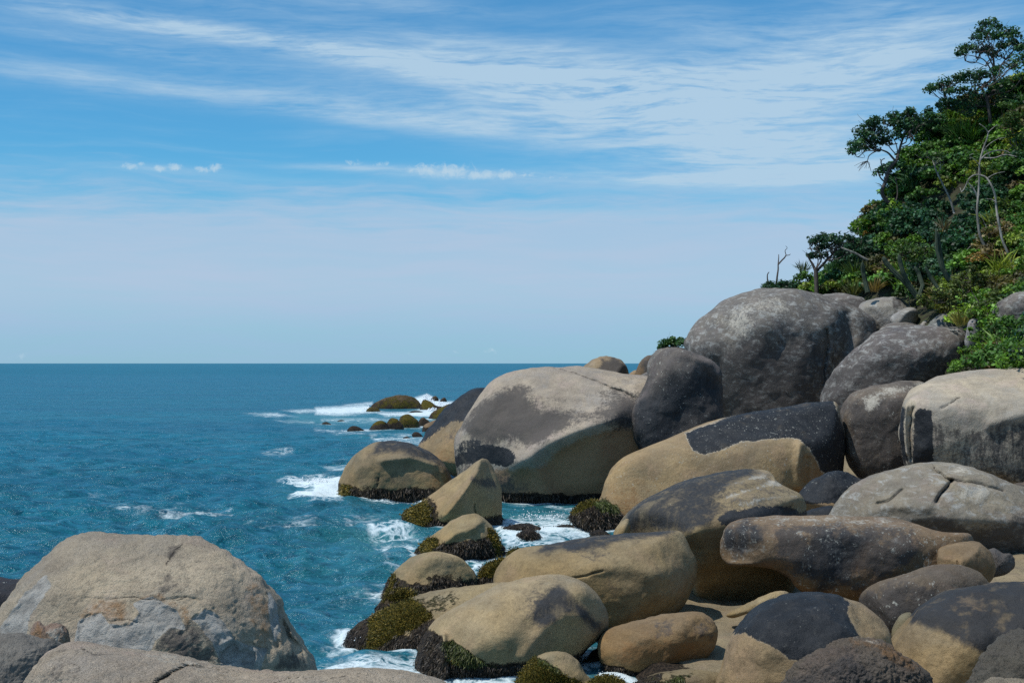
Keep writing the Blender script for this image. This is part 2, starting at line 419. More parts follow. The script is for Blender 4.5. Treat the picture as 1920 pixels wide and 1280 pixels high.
def rock(key, name, label, pts, D, Tf=None, Tb=None, c=None, base=TAN, cuts=(), ridges=(), dents=(), stains=(), spot=0, streak=0, rough=0, rim=0, frost=0,
         sea=False, crust=0.0, disp=0.022, boxy=0.85, row=None, parent=None, group=None, res=2.1, lumps=0.35, cat="boulder", scars=()):
    pts = np.array(pts, float)
    x0, y0 = pts.min(0); x1, y1 = pts.max(0); w, h = x1 - x0, y1 - y0
    if row is not None:                      # stands in the sea: carry the outline on below the surface
        lowm = pts[:, 1] > row - 0.12 * h
        pts[lowm, 1] += 0.22 * h
        Dw = wd(row)
        if Tf is None: Tf = 0.42 * min(w, 1.6 * h) / F * Dw
        D = Dw + 0.55 * Tf
        y1 = pts[:, 1].max()
        sea = True
    size = min(w, h) / F * D
    if Tf is None: Tf = 0.5 * size
    if Tb is None: Tb = 0.8 * Tf
    if c is None: c = ((x0 + x1) / 2, y0 + 0.66 * (y1 - y0))
    c = np.array(c, float)
    per = np.linalg.norm(pts - np.roll(pts, 1, 0), axis=1).sum()
    nt = int(np.clip(per / res, 28, 400)); nf = int(np.clip(0.5 * (w + h) / 2 / res * 1.15, 8, 120)); nb = max(6, nf // 6)
    O = smooth_closed(pts, nt)
    k = max(3, int(nt * 0.07)); ker = np.hanning(2 * k + 1); ker /= ker.sum()
    S = np.stack([np.convolve(np.r_[O[-k:, i], O[:, i], O[:k, i]], ker, 'valid') for i in (0, 1)], -1)
    phis = np.linspace(0, math.pi / 2, nf + 1)[1:]
    fx = [c[None, 0]]; fy = [c[None, 1]]; fd = [np.array([1.0])]
    for ph in phis:
        r = math.sin(ph) ** boxy; dep = math.cos(ph) ** boxy if ph < math.pi / 2 - 1e-6 else 0.0
        wgt = r ** 2.5
        q = c + r * ((O - c) * wgt + (S - c) * (1 - wgt))
        fx.append(q[:, 0]); fy.append(q[:, 1]); fd.append(np.full(nt, dep))
    for ph in np.linspace(math.pi / 2, 0, nb + 1)[1:-1]:
        r = math.sin(ph) ** boxy
        q = c + r * (O - c)
        fx.append(q[:, 0]); fy.append(q[:, 1]); fd.append(np.full(nt, -math.cos(ph) ** boxy))
    fx.append(c[None, 0]); fy.append(c[None, 1]); fd.append(np.array([-1.0]))
    px = np.concatenate(fx); py = np.concatenate(fy); dd = np.concatenate(fd)
    depth = np.where(dd > 0, dd * Tf, dd * Tb)
    p = P(px, py, D - depth)
    ctr = P(c[0], c[1], D)
    fr_ = np.random.default_rng(abs(hash_str(key)))
    facets = [((fr_.normal() * .8, -abs(fr_.normal()) - .2, fr_.normal() * .6 + .15), fr_.uniform(.84, .94)) for _ in range(7)] if size > .6 else []
    for ci, (n, frac) in enumerate(list(cuts) + facets):
        n = np.array(n, float); n /= np.linalg.norm(n)
        s = (p - ctr) @ n; lim = s.max() * frac; kk = (0.15 if ci < len(cuts) else 0.035) * s.max() + 1e-6
        over = kk * np.logaddexp(0, (s - lim) / kk) - 0.0
        p = p - np.outer(over * 0.92, n)
    rdir = p - ctr; rdir /= np.linalg.norm(rdir, axis=1)[:, None] + 1e-9
    sd = abs(hash_str(key)) % 1000
    base = np.array(base, float)
    if base[0] > 1.55 * base[2]: base = base * np.array([.97, .93, .82])
    amp = disp * size
    nz = fbm(p / (0.42 * size) + sd, 3, sd) * amp * 1.35 * lumps / 0.35 + fbm(p / (0.11 * size) + sd * 2, 3, sd + 9) * amp * 0.34
    if rough:
        rg = np.abs(fbm(p / (0.09 * size) + 3.1, 4, sd + 4, 0.6))
        nz = nz - rough * 0.035 * size * (0.5 - np.minimum(rg, 1))
    p = p + rdir * nz[:, None]
    # trimming and weathering must not change the size: stretch back to the outline's own extent
    qx, qy = to_px(p); dep = p[:, 1]
    ex0, ey0 = O.min(0); ex1, ey1 = O.max(0)
    qx = ex0 + (qx - qx.min()) * (ex1 - ex0) / (qx.max() - qx.min()); qy = ey0 + (qy - qy.min()) * (ey1 - ey0) / (qy.max() - qy.min())
    off = np.zeros(len(qx))
    front = np.clip(dd * 6, 0, 1)
    for (line, wpx, amt) in ridges:
        dist = seg_dist(qx, qy, wob_line(line) if amt < 0 and wpx <= 4 else line)
        off = off + front * amt * np.exp(-(dist / wpx) ** 2)
    for (ex, ey, rx, ry, amt) in dents:
        off = off + front * amt * np.exp(-(((qx - ex) / rx) ** 2 + ((qy - ey) / ry) ** 2))
    for (poly, soft, amt) in scars:
        w_ = fbm(np.stack([qx, qy, qx * 0], -1) / 18.0, 3, 8) * 5
        off = off + front * amt * np.clip(0.5 + (poly_sd(qx, qy, poly) + w_) / (2 * soft), 0, 1)
    p = P(qx, qy, dep - off)
    px, py = qx, qy
    V = p
    quads = []; base_i = 1
    rings = nf + nb - 1
    a = np.arange(nt); b = (a + 1) % nt
    tris = np.stack([np.zeros(nt, int), 1 + a, 1 + b], -1)
    Q = []
    for r in range(rings - 1):
        o0 = 1 + r * nt; o1 = o0 + nt
        Q.append(np.stack([o0 + a, o1 + a, o1 + b, o0 + b], -1))
    last = 1 + (rings - 1) * nt; end = last + nt
    tris2 = np.stack([last + a, np.full(nt, end), last + b], -1)
    me = make_mesh(name, V, np.concatenate(Q), np.concatenate([tris, tris2]))
    # surface marks
    M = {m: np.zeros(len(V)) for m in MASKS}
    for st in stains:
        kind, poly, soft = st[0], st[1], st[2]; kk = st[3] if len(st) > 3 else 1.0
        if name == 'islet_rock' and kind == 'moss': kk *= .72
        wob = fbm(p / (0.20 * size) + 31, 3, sd + 21) * soft * 0.7
        v = np.clip(0.5 + (poly_sd(px, py, poly) + wob) / (2.0 * soft), 0, 1.0) * kk
        M[kind] = np.maximum(M[kind], v)
    if crust > 0:
        wob = fbm(p / 0.9, 3, sd + 5) * 0.35
        M['crust'] = np.maximum(M['crust'], np.clip(0.5 + (crust * (1 + wob) - p[:, 2]) / (0.7 * crust + 0.1), 0, 1))
    for m, v in M.items():
        if v.max() > 0: set_float(me, m, v)
    bs = np.tile(np.array(base, float), (len(V), 1))
    bs *= (1 + 0.10 * fbm(p / (0.5 * size) + 11, 2, sd + 3))[:, None]
    if base[0] > 1.55 * base[2]:        # greyer towards the top, browner and darker towards the bottom
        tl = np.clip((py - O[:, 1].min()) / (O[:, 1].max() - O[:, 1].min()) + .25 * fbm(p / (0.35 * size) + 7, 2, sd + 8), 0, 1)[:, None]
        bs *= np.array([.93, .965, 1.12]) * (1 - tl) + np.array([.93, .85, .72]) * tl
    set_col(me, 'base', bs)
    cr = np.zeros(len(V))
    for (line, wpx, amt) in ridges:
        if amt < 0 and wpx <= 4: cr = np.maximum(cr, np.exp(-(seg_dist(px, py, wob_line(line)) / (wpx * 0.6)) ** 2))
    if cr.max() > 0: set_float(me, 'crack', cr)
    for nm, v in (('spot', spot), ('streak', streak), ('rough', rough), ('rimk', rim), ('frost', frost), ('sea', 1.0 if sea else 0.0)):
        if v: set_float(me, nm, np.full(len(V), float(v)))
    zc = p[:, 2].min()
    org = (float(ctr[0]), float(ctr[1]), float(max(zc, -1.0)))
    if name == 'islet_rock': cat = 'rock'
    o = link(name, me, M_ROCK, parent, None if parent else org)
    if parent is None: tag(o, label, cat, group)
    if sea:
        sel = np.abs(p[:, 2]) < 0.22
        shore_pts.append(p[sel][::2])
    mv = np.maximum(M['moss'], np.maximum(M['weed'] * 0.9, M['crust'] * 0.8))
    sel = np.where((mv > 0.45) & (p[:, 2] > 0.0) & (dd > -0.2))[0]
    if len(sel) and D < 80:
        moss_samples.append((o, p[sel], rdir[sel], M['moss'][sel], M['weed'][sel], M['crust'][sel], D))
    ROCKS[key] = o
    return o

def wob_line(line):
    """a crack never runs straight: break the line into short crooked steps"""
    out = []; q = np.array(line, float)
    for i in range(len(q) - 1):
        n = max(2, int(np.linalg.norm(q[i + 1] - q[i]) / 6))
        for t in np.linspace(0, 1, n, endpoint=False): out.append(q[i] * (1 - t) + q[i + 1] * t)
    out.append(q[-1]); out = np.array(out); w = np.stack([out[:, 0] * .09, out[:, 1] * .09, out[:, 0] * 0 + 3.3], -1)
    out[1:-1, 0] += (fbm(w, 3, 5) * 2.2)[1:-1]; out[1:-1, 1] += (fbm(w + 40, 3, 6) * 2.2)[1:-1]
    return [tuple(v) for v in out]

def hash_str(s):
    h = 0
    for ch in s: h = (h * 131 + ord(ch)) % 1000003
    return h
# ------------------------------------------------------------------ the boulders
DN = 'dark'
# -- far shore and islets
ISLE = "weed-covered rocks awash off the point"
rock('i1', 'islet_rock', "long mossy brown rock, largest of the rocks awash offshore", [(689,768),(700,757),(718,748),(735,742),(756,740),(772,743),(783,751),(790,762),(793,770),(745,772),(700,771)], 0, row=766, base=MOSSY, stains=[('moss', [(690,770),(730,735),(790,745),(795,775)], 14, .8)], crust=.8, group=ISLE)
rock('i3', 'islet_rock', "small low mossy rock at the seaward tip of the long mossy islet", [(686,771),(692,764),(704,763),(712,768),(714,773),(700,775)], 0, row=771, base=MOSSY, stains=[('moss', [(680,780),(680,760),(716,760),(716,780)], 8, .9)], group=ISLE)
rock('i2', 'islet_rock', "mossy pointed rock with foam washing its landward side, beside the long islet", [(788,770),(790,754),(797,749),(807,753),(818,760),(835,765),(840,771),(810,773)], 0, row=768, base=MOSSY, stains=[('moss', [(785,775),(785,745),(812,745),(820,775)], 8)], crust=.6, group=ISLE)
rock('i4', 'islet_rock', "dark rock tip rising through the spray behind the islets", [(806,752),(810,745),(817,742),(822,748),(822,755),(812,757)], 0, row=752, base=MOSSY, crust=.6, group=ISLE)
rock('i5', 'islet_rock', "smallest dark rock tip at the edge of the breaking wave, nearest the big boulders", [(823,752),(829,746),(835,746),(839,752),(836,757),(826,757)], 0, row=752.5, base=MOSSY, crust=.6, group=ISLE)
rock('i16', 'islet_rock', "thin dark ledge awash in white foam in front of the long islet", [(762,774),(775,770),(790,771),(802,775),(795,777),(775,776)], 0, row=774, base=DGREY, crust=1, group=ISLE)
rock('i6', 'islet_rock', "low brown rock with yellow moss crest, leftmost of the middle rock cluster", [(691,806),(697,799),(704,791),(713,788),(722,791),(728,800),(730,808),(710,809)], 0, row=806, base=MOSSY, stains=[('moss', [(695,798),(705,785),(725,787),(725,797)], 4)], crust=.9, group=ISLE)
rock('i6b', 'islet_rock', "humped brown rock between the low yellow-crested one and the round olive one", [(722,800),(728,789),(736,783),(745,786),(752,793),(757,798),(756,805),(740,807),(725,807)], 0, row=804, base=MOSSY, stains=[('moss', [(722,795),(735,780),(750,785),(748,793)], 4)], crust=.8, group=ISLE)
rock('i7', 'islet_rock', "rounded olive-mossed rock standing highest in the middle cluster", [(748,798),(750,785),(757,778),(766,776),(776,780),(784,788),(788,798),(786,803),(765,803)], 0, row=801, base=MOSSY, stains=[('moss', [(745,810),(745,770),(792,770),(792,810)], 10, .9)], group=ISLE)
rock('i8', 'islet_rock', "brown rock joined to the landward side of the rounded olive rock", [(782,799),(784,787),(793,782),(802,786),(807,792),(803,799),(792,801)], 0, row=799, base=MOSSY, crust=.8, group=ISLE)
rock('i9', 'islet_rock', "sloping weed-covered ledge running up behind the dark leaning boulder", [(801,785),(810,774),(823,765),(840,758),(862,752),(880,760),(870,780),(840,788),(815,789)], 0, row=786, base=MOSSY, stains=[('moss', [(800,790),(830,755),(860,760),(830,790)], 8)], crust=.6, group=ISLE)
rock('i10', 'islet_rock', "grey-brown boulder at the seaward foot of the dark leaning boulder", [(791,812),(793,800),(803,792),(818,786),(832,786),(836,800),(820,815),(800,818)], 0, row=812, base=BROWN, crust=.5, group=ISLE)
rock('i11', 'islet_rock', "jagged black rock in foam left of the middle cluster", [(651,806),(656,800),(665,798),(675,801),(686,807),(670,810)], 0, row=807, base=DGREY, crust=1, rough=.6, group=ISLE)
rock('i12', 'islet_rock', "flat black rock farthest out to sea on its own", [(603,796),(606,792),(614,791),(624,796),(615,798)], 0, row=796, base=DGREY, crust=1, group=ISLE)
rock('i15', 'islet_rock', "tiny black rock awash between foam bands beyond the flat outlying rock", [(632,789),(637,787),(643,787),(647,789),(640,791)], 0, row=789, base=DGREY, crust=1, group=ISLE)
rock('i13', 'islet_rock', "small brown rock in foam just off the dark leaning boulder", [(772,816),(776,810),(784,810),(791,815),(793,819),(780,820)], 0, row=818, base=MOSSY, crust=.8, group=ISLE)
rock('i14', 'islet_rock', "small flat brown rock in foam, nearest the camera of the offshore rocks", [(753,823),(758,819),(765,818),(771,822),(765,825)], 0, row=823, base=MOSSY, crust=.8, group=ISLE)
rock('f1', 'boulder', "rounded boulder with pale top on the skyline behind the great two-tone boulder", [(1091,692),(1105,677),(1122,669),(1140,667),(1160,672),(1174,683),(1180,700),(1178,725),(1130,735),(1092,720)], 96, 3, base=TAN2, stains=[('grey', [(1120,690),(1128,675),(1150,672),(1180,690),(1180,720),(1120,720)], 7)])
rock('f2', 'boulder', "brown weathered boulder seen in the gap left of the tall black-streaked one", [(1190,705),(1195,685),(1205,672),(1218,665),(1232,668),(1240,690),(1238,720),(1200,725)], 92, 2.5, base=BROWN, rough=.4, stains=[('grey', [(1195,720),(1205,670),(1240,665),(1240,720)], 12)])
rock('f3', 'boulder', "low pale boulder tucked in the gap with sea behind it", [(1178,704),(1186,696),(1196,694),(1205,702),(1203,716),(1182,716)], 98, 1.5, base=TAN)
rock('f5', 'boulder', "grey slab under the brown weathered boulder in the gap", [(1195,712),(1206,700),(1222,697),(1232,706),(1230,724),(1200,724)], 86, 1.2, base=GREY)
rock('f4', 'boulder', "grey boulder carrying the small round bush", [(1213,690),(1218,668),(1230,655),(1250,650),(1275,650),(1292,658),(1300,690),(1290,720),(1230,720)], 84, 2.5, base=GREY, rough=.3, frost=.5)
# -- upper boulders by the hill
rock('r2', 'boulder', "light grey slab-like boulder at the foot of the thicket", [(1610,572),(1640,558),(1668,556),(1692,560),(1712,574),(1722,598),(1715,625),(1660,635),(1620,615)], 82, 3, base=(.27,.26,.235), frost=.9, rough=.25, streak=.2, stains=[('grey', [(1672,558),(1688,560),(1690,572),(1676,576)], 3)])
rock('r3', 'boulder', "small pale grey boulder leaning on the light slab under the bushes", [(1668,597),(1684,583),(1702,576),(1717,580),(1722,598),(1712,612),(1680,612)], 78.5, 1.6, base=(.28,.27,.245), frost=1, cuts=[((.5,-.8,-.3),.6)])
rock('r1', 'boulder', "grey boulder with dark overhanging lip behind the domed boulder", [(1538,556),(1570,549),(1600,553),(1625,560),(1640,575),(1644,596),(1640,620),(1600,630),(1550,600)], 84, 2.4, base=GREY, frost=.8, stains=[('grey', [(1560,562),(1590,560),(1625,566),(1640,580),(1640,600),(1620,592),(1600,575)], 5)])
rock('r1b', 'boulder', "thin tilted grey slab lying against the top of the domed boulder", [(1535,560),(1550,554),(1572,549),(1577,550),(1578,556),(1560,562),(1540,566)], 85, .8, base=(.30,.29,.26), frost=.6)
rock('r4', 'boulder', "lumpy grey boulder wedged between the domed one and the lichen-topped one", [(1575,585),(1600,578),(1626,578),(1645,590),(1655,612),(1662,640),(1640,680),(1600,710),(1570,690),(1560,630)], 82, 3, base=GREY, frost=.8, rough=.4, cuts=[((.3,-.7,-.6),.55)], stains=[('grey', [(1590,600),(1640,610),(1640,680),(1590,690)], 15)])
rock('r5', 'boulder', "low flat-backed boulder behind the lichen-topped one", [(1648,620),(1665,607),(1690,602),(1712,606),(1725,618),(1720,640),(1660,640)], 78, 1.5, base=GREY, frost=.6)
rock('r6', 'boulder', "mottled blue-grey boulder half hidden under the bushes", [(1735,618),(1750,600),(1768,588),(1790,590),(1808,606),(1812,635),(1780,645),(1740,640)], 74, 2, base=(.16,.17,.16), frost=1, rough=.3)
rock('r6b', 'boulder', "little pale stone beside the mottled blue-grey boulder", [(1720,616),(1728,604),(1738,600),(1744,608),(1740,620),(1725,624)], 77, .6, base=(.30,.29,.26))
rock('r7', 'boulder', "small pointed pale grey boulder between yellow grass and the bright bush", [(1808,640),(1812,615),(1816,602),(1824,597),(1836,599),(1844,609),(1840,630),(1836,655),(1815,655)], 65, .9, base=(.34,.33,.31), frost=.8, rough=.3, cuts=[((.3,-.9,.1),.6)])
rock('r8', 'boulder', "rounded grey boulder at the frame edge above the bright green bush", [(1861,590),(1862,576),(1875,562),(1895,553),(1920,545),(1960,545),(2000,570),(2000,610),(1940,625),(1890,615),(1868,606)], 63, 2, base=GREY, frost=.8, rough=.2, stains=[('grey', [(1870,570),(1960,570),(1960,620),(1870,620)], 20)])
rock('dome', 'boulder', "huge domed grey boulder, highest of all, below the dead snag", [(1284,662),(1288,636),(1305,608),(1335,580),(1370,559),(1405,547),(1445,540),(1480,541),(1515,549),(1550,565),(1590,578),(1625,592),(1642,610),(1640,650),(1620,700),(1580,770),(1545,830),(1400,840),(1335,820),(1320,740)], 78, 5.5, 5.5, c=(1450,715), base=(.175,.162,.146), frost=.9, disp=.018, boxy=.95,
     ridges=[([(1550,618),(1553,650),(1548,680),(1545,720)], 2.4, -.30), ([(1562,610),(1566,650),(1560,690)], 2.0, -.15), ([(1400,600),(1470,592),(1530,610)], 40, .5), ([(1340,690),(1355,740),(1370,790)], 18, -.4), ([(1590,590),(1590,640),(1570,700)], 14, -.5)],
     cuts=[((-.1,-.95,-.25),.78), ((.6,-.7,.1),.85)],
     stains=[('pale', [(1345,605),(1400,575),(1460,560),(1500,580),(1450,600),(1400,625),(1375,630)], 22, .62), ('grey', [(1300,640),(1380,650),(1450,640),(1540,650),(1560,850),(1300,850)], 45, 1)], streak=.15)  # lower grey mixes stain with painted-in shade of the front face
rock('P', 'boulder', "dark lichen-topped boulder leaning right of the domed one", [(1537,760),(1545,722),(1560,695),(1585,668),(1612,643),(1640,622),(1668,610),(1720,609),(1780,614),(1808,620),(1822,650),(1810,700),(1800,740),(1720,790),(1640,830),(1570,830),(1543,800)], 68, 4, c=(1660,740), base=(.155,.14,.13), frost=1.0, spot=.7,
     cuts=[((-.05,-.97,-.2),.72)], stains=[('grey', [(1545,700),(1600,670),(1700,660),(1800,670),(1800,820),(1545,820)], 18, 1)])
rock('A', 'boulder', "tall black-streaked boulder standing right of the great two-tone one", [(1180,800),(1182,768),(1196,738),(1208,712),(1214,684),(1228,664),(1248,653),(1275,652),(1305,663),(1335,675),(1352,696),(1355,740),(1358,800),(1354,860),(1290,880),(1215,860),(1190,832)], 62, 2.6, c=(1268,760), base=(.14,.125,.115), boxy=.72, spot=.9, streak=.22,
     ridges=[([(1315,668),(1338,690),(1352,700)], 16, .4)], cuts=[((.12,-.98,-.10),.62), ((-.55,-.8,.0),.80)],
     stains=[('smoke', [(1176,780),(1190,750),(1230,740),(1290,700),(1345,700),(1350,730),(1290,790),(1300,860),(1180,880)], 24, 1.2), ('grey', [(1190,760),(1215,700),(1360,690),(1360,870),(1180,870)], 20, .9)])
rock('K', 'boulder', "dark leaning boulder with tan foot half hidden behind the great two-tone one", [(784,840),(792,822),(806,800),(826,775),(852,752),(880,735),(905,727),(940,735),(960,800),(940,880),(900,905),(860,895),(820,875),(790,865)], 76, 2.6, c=(868,850), base=TAN2, sea=False, cuts=[((-.6,-.6,.55),.72)],
     stains=[('dark', [(780,840),(800,822),(822,808),(845,793),(870,788),(900,765),(930,760),(930,700),(850,730),(800,790)], 8), ('grey', [(800,830),(840,805),(930,780),(930,820),(860,830)], 14, .5), ('rust', [(820,850),(900,840),(900,900),(830,900)], 20, .7)], spot=.4)
rock('B', 'boulder', "great two-tone boulder, pale domed top over brown undercut face, standing in the sea", [(851,860),(854,822),(866,795),(882,765),(898,738),(915,718),(945,702),(985,692),(1035,687),(1080,686),(1120,694),(1160,704),(1200,715),(1235,745),(1258,800),(1256,880),(1225,950),(1150,985),(1050,990),(950,985),(880,960),(855,915)], 64, 3.6, 4, c=(1030,868), base=(.375,.325,.262), disp=.016, boxy=.80, res=1.8, sea=True, crust=.36,
     cuts=[((-.10,-.62,.78),.80), ((.05,-.70,-.71),.84), ((-.5,-.86,-.1),.86)],
     ridges=[([(1035,686),(1090,703),(1140,722),(1190,746)], 2.0, -.16), ([(975,866),(1030,832),(1085,804),(1150,782)], 20, .85), ([(900,800),(925,760),(940,730)], 14, .12), ([(1000,870),(1020,910),(1030,945)], 18, .35)],
     stains=[('dark', [(852,862),(858,848),(880,846),(900,835),(930,835),(955,840),(967,852),(965,868),(950,878),(930,872),(905,868),(870,870),(855,875)], 5), ('dark', [(850,850),(857,822),(880,822),(902,825),(900,840),(880,852)], 7, .62),
             ('grey', [(868,800),(940,745),(985,735),(1010,760),(1100,762),(1200,735),(1250,760),(1195,790),(1110,790),(1040,815),(985,838),(930,836),(895,828)], 24, 1), ('grey', [(850,850),(960,880),(1000,900),(1010,960),(850,960)], 20, .66), ('smoke', [(1120,795),(1160,775),(1210,745),(1250,745),(1250,790),(1190,800)], 12, .85),  # second grey patch paints in the shade under the left brow
             ('rust', [(880,880),(1000,870),(1100,815),(1260,800),(1260,990),(860,990)], 16, 1.3)], rim=.2)
rock('C', 'boulder', "dark-capped tan boulder standing in the sea, left of all the big ones", [(634,925),(637,898),(648,872),(665,850),(688,833),(715,826),(745,826),(775,832),(805,846),(832,866),(849,888),(853,912),(850,932),(800,938),(720,940),(650,938)], 0, row=932, Tf=2.4, base=(.30,.245,.155), crust=.42, boxy=.8, c=(745,885),
     cuts=[((0,-.55,.83),.74), ((.05,-.98,-.05),.72)], ridges=[([(720,862),(770,857),(820,872),(845,890)], 9, .30), ([(709,895),(707,912)], 1.6, -.1)],
     stains=[('smoke', [(692,854),(700,843),(704,828),(715,810),(790,808),(840,850),(856,880),(820,868),(780,856),(745,850),(712,851)], 8, 1.1), ('moss', [(630,945),(633,912),(645,906),(664,914),(672,926),(668,945)], 5), ('rust', [(790,890),(850,880),(850,925),(790,920)], 18, .7), ('grey', [(690,880),(830,870),(830,900),(700,925)], 26, .35)])
rock('D', 'boulder', "sharp-peaked tan boulder with yellow-mossed foot, in the sea in front of the two-tone one", [(754,957),(770,948),(795,934),(822,915),(848,897),(872,878),(890,864),(903,859),(916,866),(927,888),(935,915),(940,945),(940,985),(905,1000),(850,1000),(800,998),(765,990),(755,972)], 53, 1.9, c=(868,958), sea=True, crust=.34, boxy=.85, base=(.36,.29,.175),
     ridges=[([(904,862),(893,890),(872,920),(852,945),(836,966)], 11, .42), ([(890,945),(893,965)], 1.6, -.12)], cuts=[((.62,-.75,.05),.62), ((-.5,-.55,.66),.72)],
     stains=[('moss', [(752,960),(775,943),(797,942),(810,955),(812,975),(800,1000),(765,1000)], 6), ('grey', [(885,895),(930,890),(936,920),(895,915)], 9, .75), ('crust', [(800,930),(820,945),(830,970),(815,985),(800,970)], 8, .6)])
rock('E', 'boulder', "tan-topped boulder with dark weedy skirt, in the water before the sharp-peaked one", [(777,1035),(788,1018),(806,1003),(826,990),(842,974),(860,965),(882,962),(902,968),(914,983),(926,1000),(938,1018),(948,1038),(947,1058),(910,1066),(860,1062),(815,1048),(785,1042)], 44.6, 1.6, c=(878,1030), sea=True, crust=.5, boxy=.9, base=(.33,.27,.16),
     cuts=[((.45,-.85,-.2),.6), ((-.55,-.4,.7),.8)], ridges=[([(905,972),(890,988),(855,1000),(835,1012)], 9, .22)],
     stains=[('moss', [(772,1046),(788,1014),(812,1008),(830,1022),(820,1050)], 7), ('moss', [(912,985),(930,998),(955,1050),(925,1045),(915,1010)], 6), ('crust', [(812,1018),(850,1018),(880,1014),(915,1008),(950,1050),(940,1100),(800,1090)], 6)])
rock('F', 'boulder', "round-topped tan boulder with black weedy base, next nearer after the skirted one", [(706,1140),(714,1118),(726,1092),(742,1068),(765,1050),(792,1039),(820,1033),(848,1038),(872,1050),(890,1070),(900,1092),(898,1112),(860,1135),(800,1155),(740,1165),(712,1158)], 37, 1.5, c=(820,1085), sea=True, crust=.45, boxy=.95, base=(.37,.30,.175),
     stains=[('crust', [(705,1150),(716,1110),(738,1082),(764,1090),(800,1096),(835,1096),(862,1090),(890,1080),(910,1100),(890,1140),(760,1185)], 6), ('moss', [(700,1155),(722,1100),(738,1078),(748,1092),(742,1112),(725,1135)], 6)])
rock('F2', 'boulder', "small dark shaggy weed-covered rock at the waterline below the round-topped one", [(702,1143),(712,1128),(722,1114),(740,1105),(760,1103),(776,1109),(784,1122),(775,1140),(740,1155),(710,1158)], 33.2, .8, sea=True, base=MOSSY, crust=.4, rough=.3, stains=[('moss', [(712,1130),(725,1108),(760,1100),(785,1110),(780,1128),(740,1130)], 8, .8), ('crust', [(700,1160),(705,1130),(745,1130),(790,1120),(790,1170)], 6)])
rock('F3', 'boulder', "small olive-mossed rock between the round-topped boulder and the long dark-topped one", [(897,1095),(899,1072),(912,1058),(932,1048),(950,1045),(968,1055),(970,1085),(950,1110),(910,1112)], 37.5, .9, sea=True, base=MOSSY, stains=[('moss', [(890,1085),(910,1050),(975,1040),(975,1075),(930,1082)], 7), ('crust', [(890,1080),(975,1078),(975,1120),(890,1120)], 7)])
rock('F4', 'boulder', "mossy rock tip peeping over the seaward end of the long dark-topped boulder", [(952,1036),(958,1030),(968,1029),(976,1034),(976,1048),(955,1048)], 42, .4, sea=True, base=MOSSY, stains=[('moss', [(945,1050),(945,1020),(985,1020),(985,1050)], 8)])
rock('e1', 'boulder', "flat jagged dark rock in the foaming channel, farther of the two", [(942,990),(955,985),(972,981),(990,981),(1008,986),(1020,991),(1000,996),(960,996)], 0, row=992, Tf=.7, base=DGREY, crust=.8, rough=.8)
rock('e2', 'boulder', "small pyramid-shaped black rock in the foaming channel, nearer of the two", [(967,1004),(975,997),(985,991),(998,991),(1008,999),(1014,1006),(990,1010)], 0, row=1007, Tf=.45, base=DGREY, crust=.8, rough=.8)
rock('e3', 'boulder', "low black rock awash at the right end of the foaming channel", [(1040,988),(1055,983),(1075,985),(1090,990),(1070,994),(1050,993)], 0, row=990, Tf=.4, base=DGREY, crust=.8, rough=.8)
rock('e4', 'boulder', "dark wet rock in the foam under the long stain-topped boulder's weedy foot", [(1105,1002),(1112,995),(1125,993),(1140,999),(1150,1008),(1125,1012)], 0, row=1006, Tf=.4, base=DGREY, crust=.8, rough=.8)
# -- long boulder with the black patch and its neighbours
rock('Q', 'boulder', "dark brown speckled boulder between the black-patched one and the pale flat-topped one", [(1575,800),(1577,772),(1592,747),(1620,732),(1660,722),(1700,716),(1740,715),(1790,740),(1800,860),(1760,930),(1690,930),(1630,910),(1600,880),(1583,840)], 57, 2.6, c=(1670,820), base=(.155,.13,.105), boxy=.72, spot=1.0, frost=.35,
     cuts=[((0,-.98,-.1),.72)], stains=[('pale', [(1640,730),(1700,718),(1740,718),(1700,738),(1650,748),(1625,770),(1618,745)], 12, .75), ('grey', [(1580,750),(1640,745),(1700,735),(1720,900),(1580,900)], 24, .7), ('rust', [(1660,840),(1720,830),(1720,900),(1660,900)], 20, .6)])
rock('R', 'boulder', "big pale flat-topped boulder with black drip streaks down its face, under the bright bush", [(1684,790),(1690,758),(1706,737),(1735,718),(1780,705),(1840,693),(1920,683),(2020,680),(2090,720),(2110,820),(2060,920),(1960,935),(1900,920),(1850,900),(1760,905),(1705,890),(1688,840)], 52, 3.0, 4, c=(1850,815), base=(.47,.415,.325), disp=.018, boxy=.74, res=1.9,
     cuts=[((-.02,-.40,.91),.60), ((.0,-.99,-.10),.62)], ridges=[([(1700,762),(1696,800),(1700,850)], 3.6, .20), ([(1712,765),(1706,800),(1708,860)], 3.0, -.14), ([(1765,765),(1800,745)], 3, -.05), ([(1860,795),(1920,775)], 14, .15)],
     stains=[('dark', [(1716,778),(1724,766),(1745,772),(1746,800),(1752,850),(1752,910),(1710,910),(1712,820)], 4), ('dark', [(1684,780),(1691,762),(1697,765),(1697,790),(1702,850),(1704,900),(1690,900)], 4, .8), ('smoke', [(1844,808),(1862,797),(1885,786),(1940,786),(1960,900),(1915,910),(1880,880),(1850,880)], 9, .72),
             ('grey', [(1700,795),(1760,792),(1800,800),(1850,808),(1920,790),(2000,800),(2000,930),(1700,930)], 9, .50)], streak=.55)
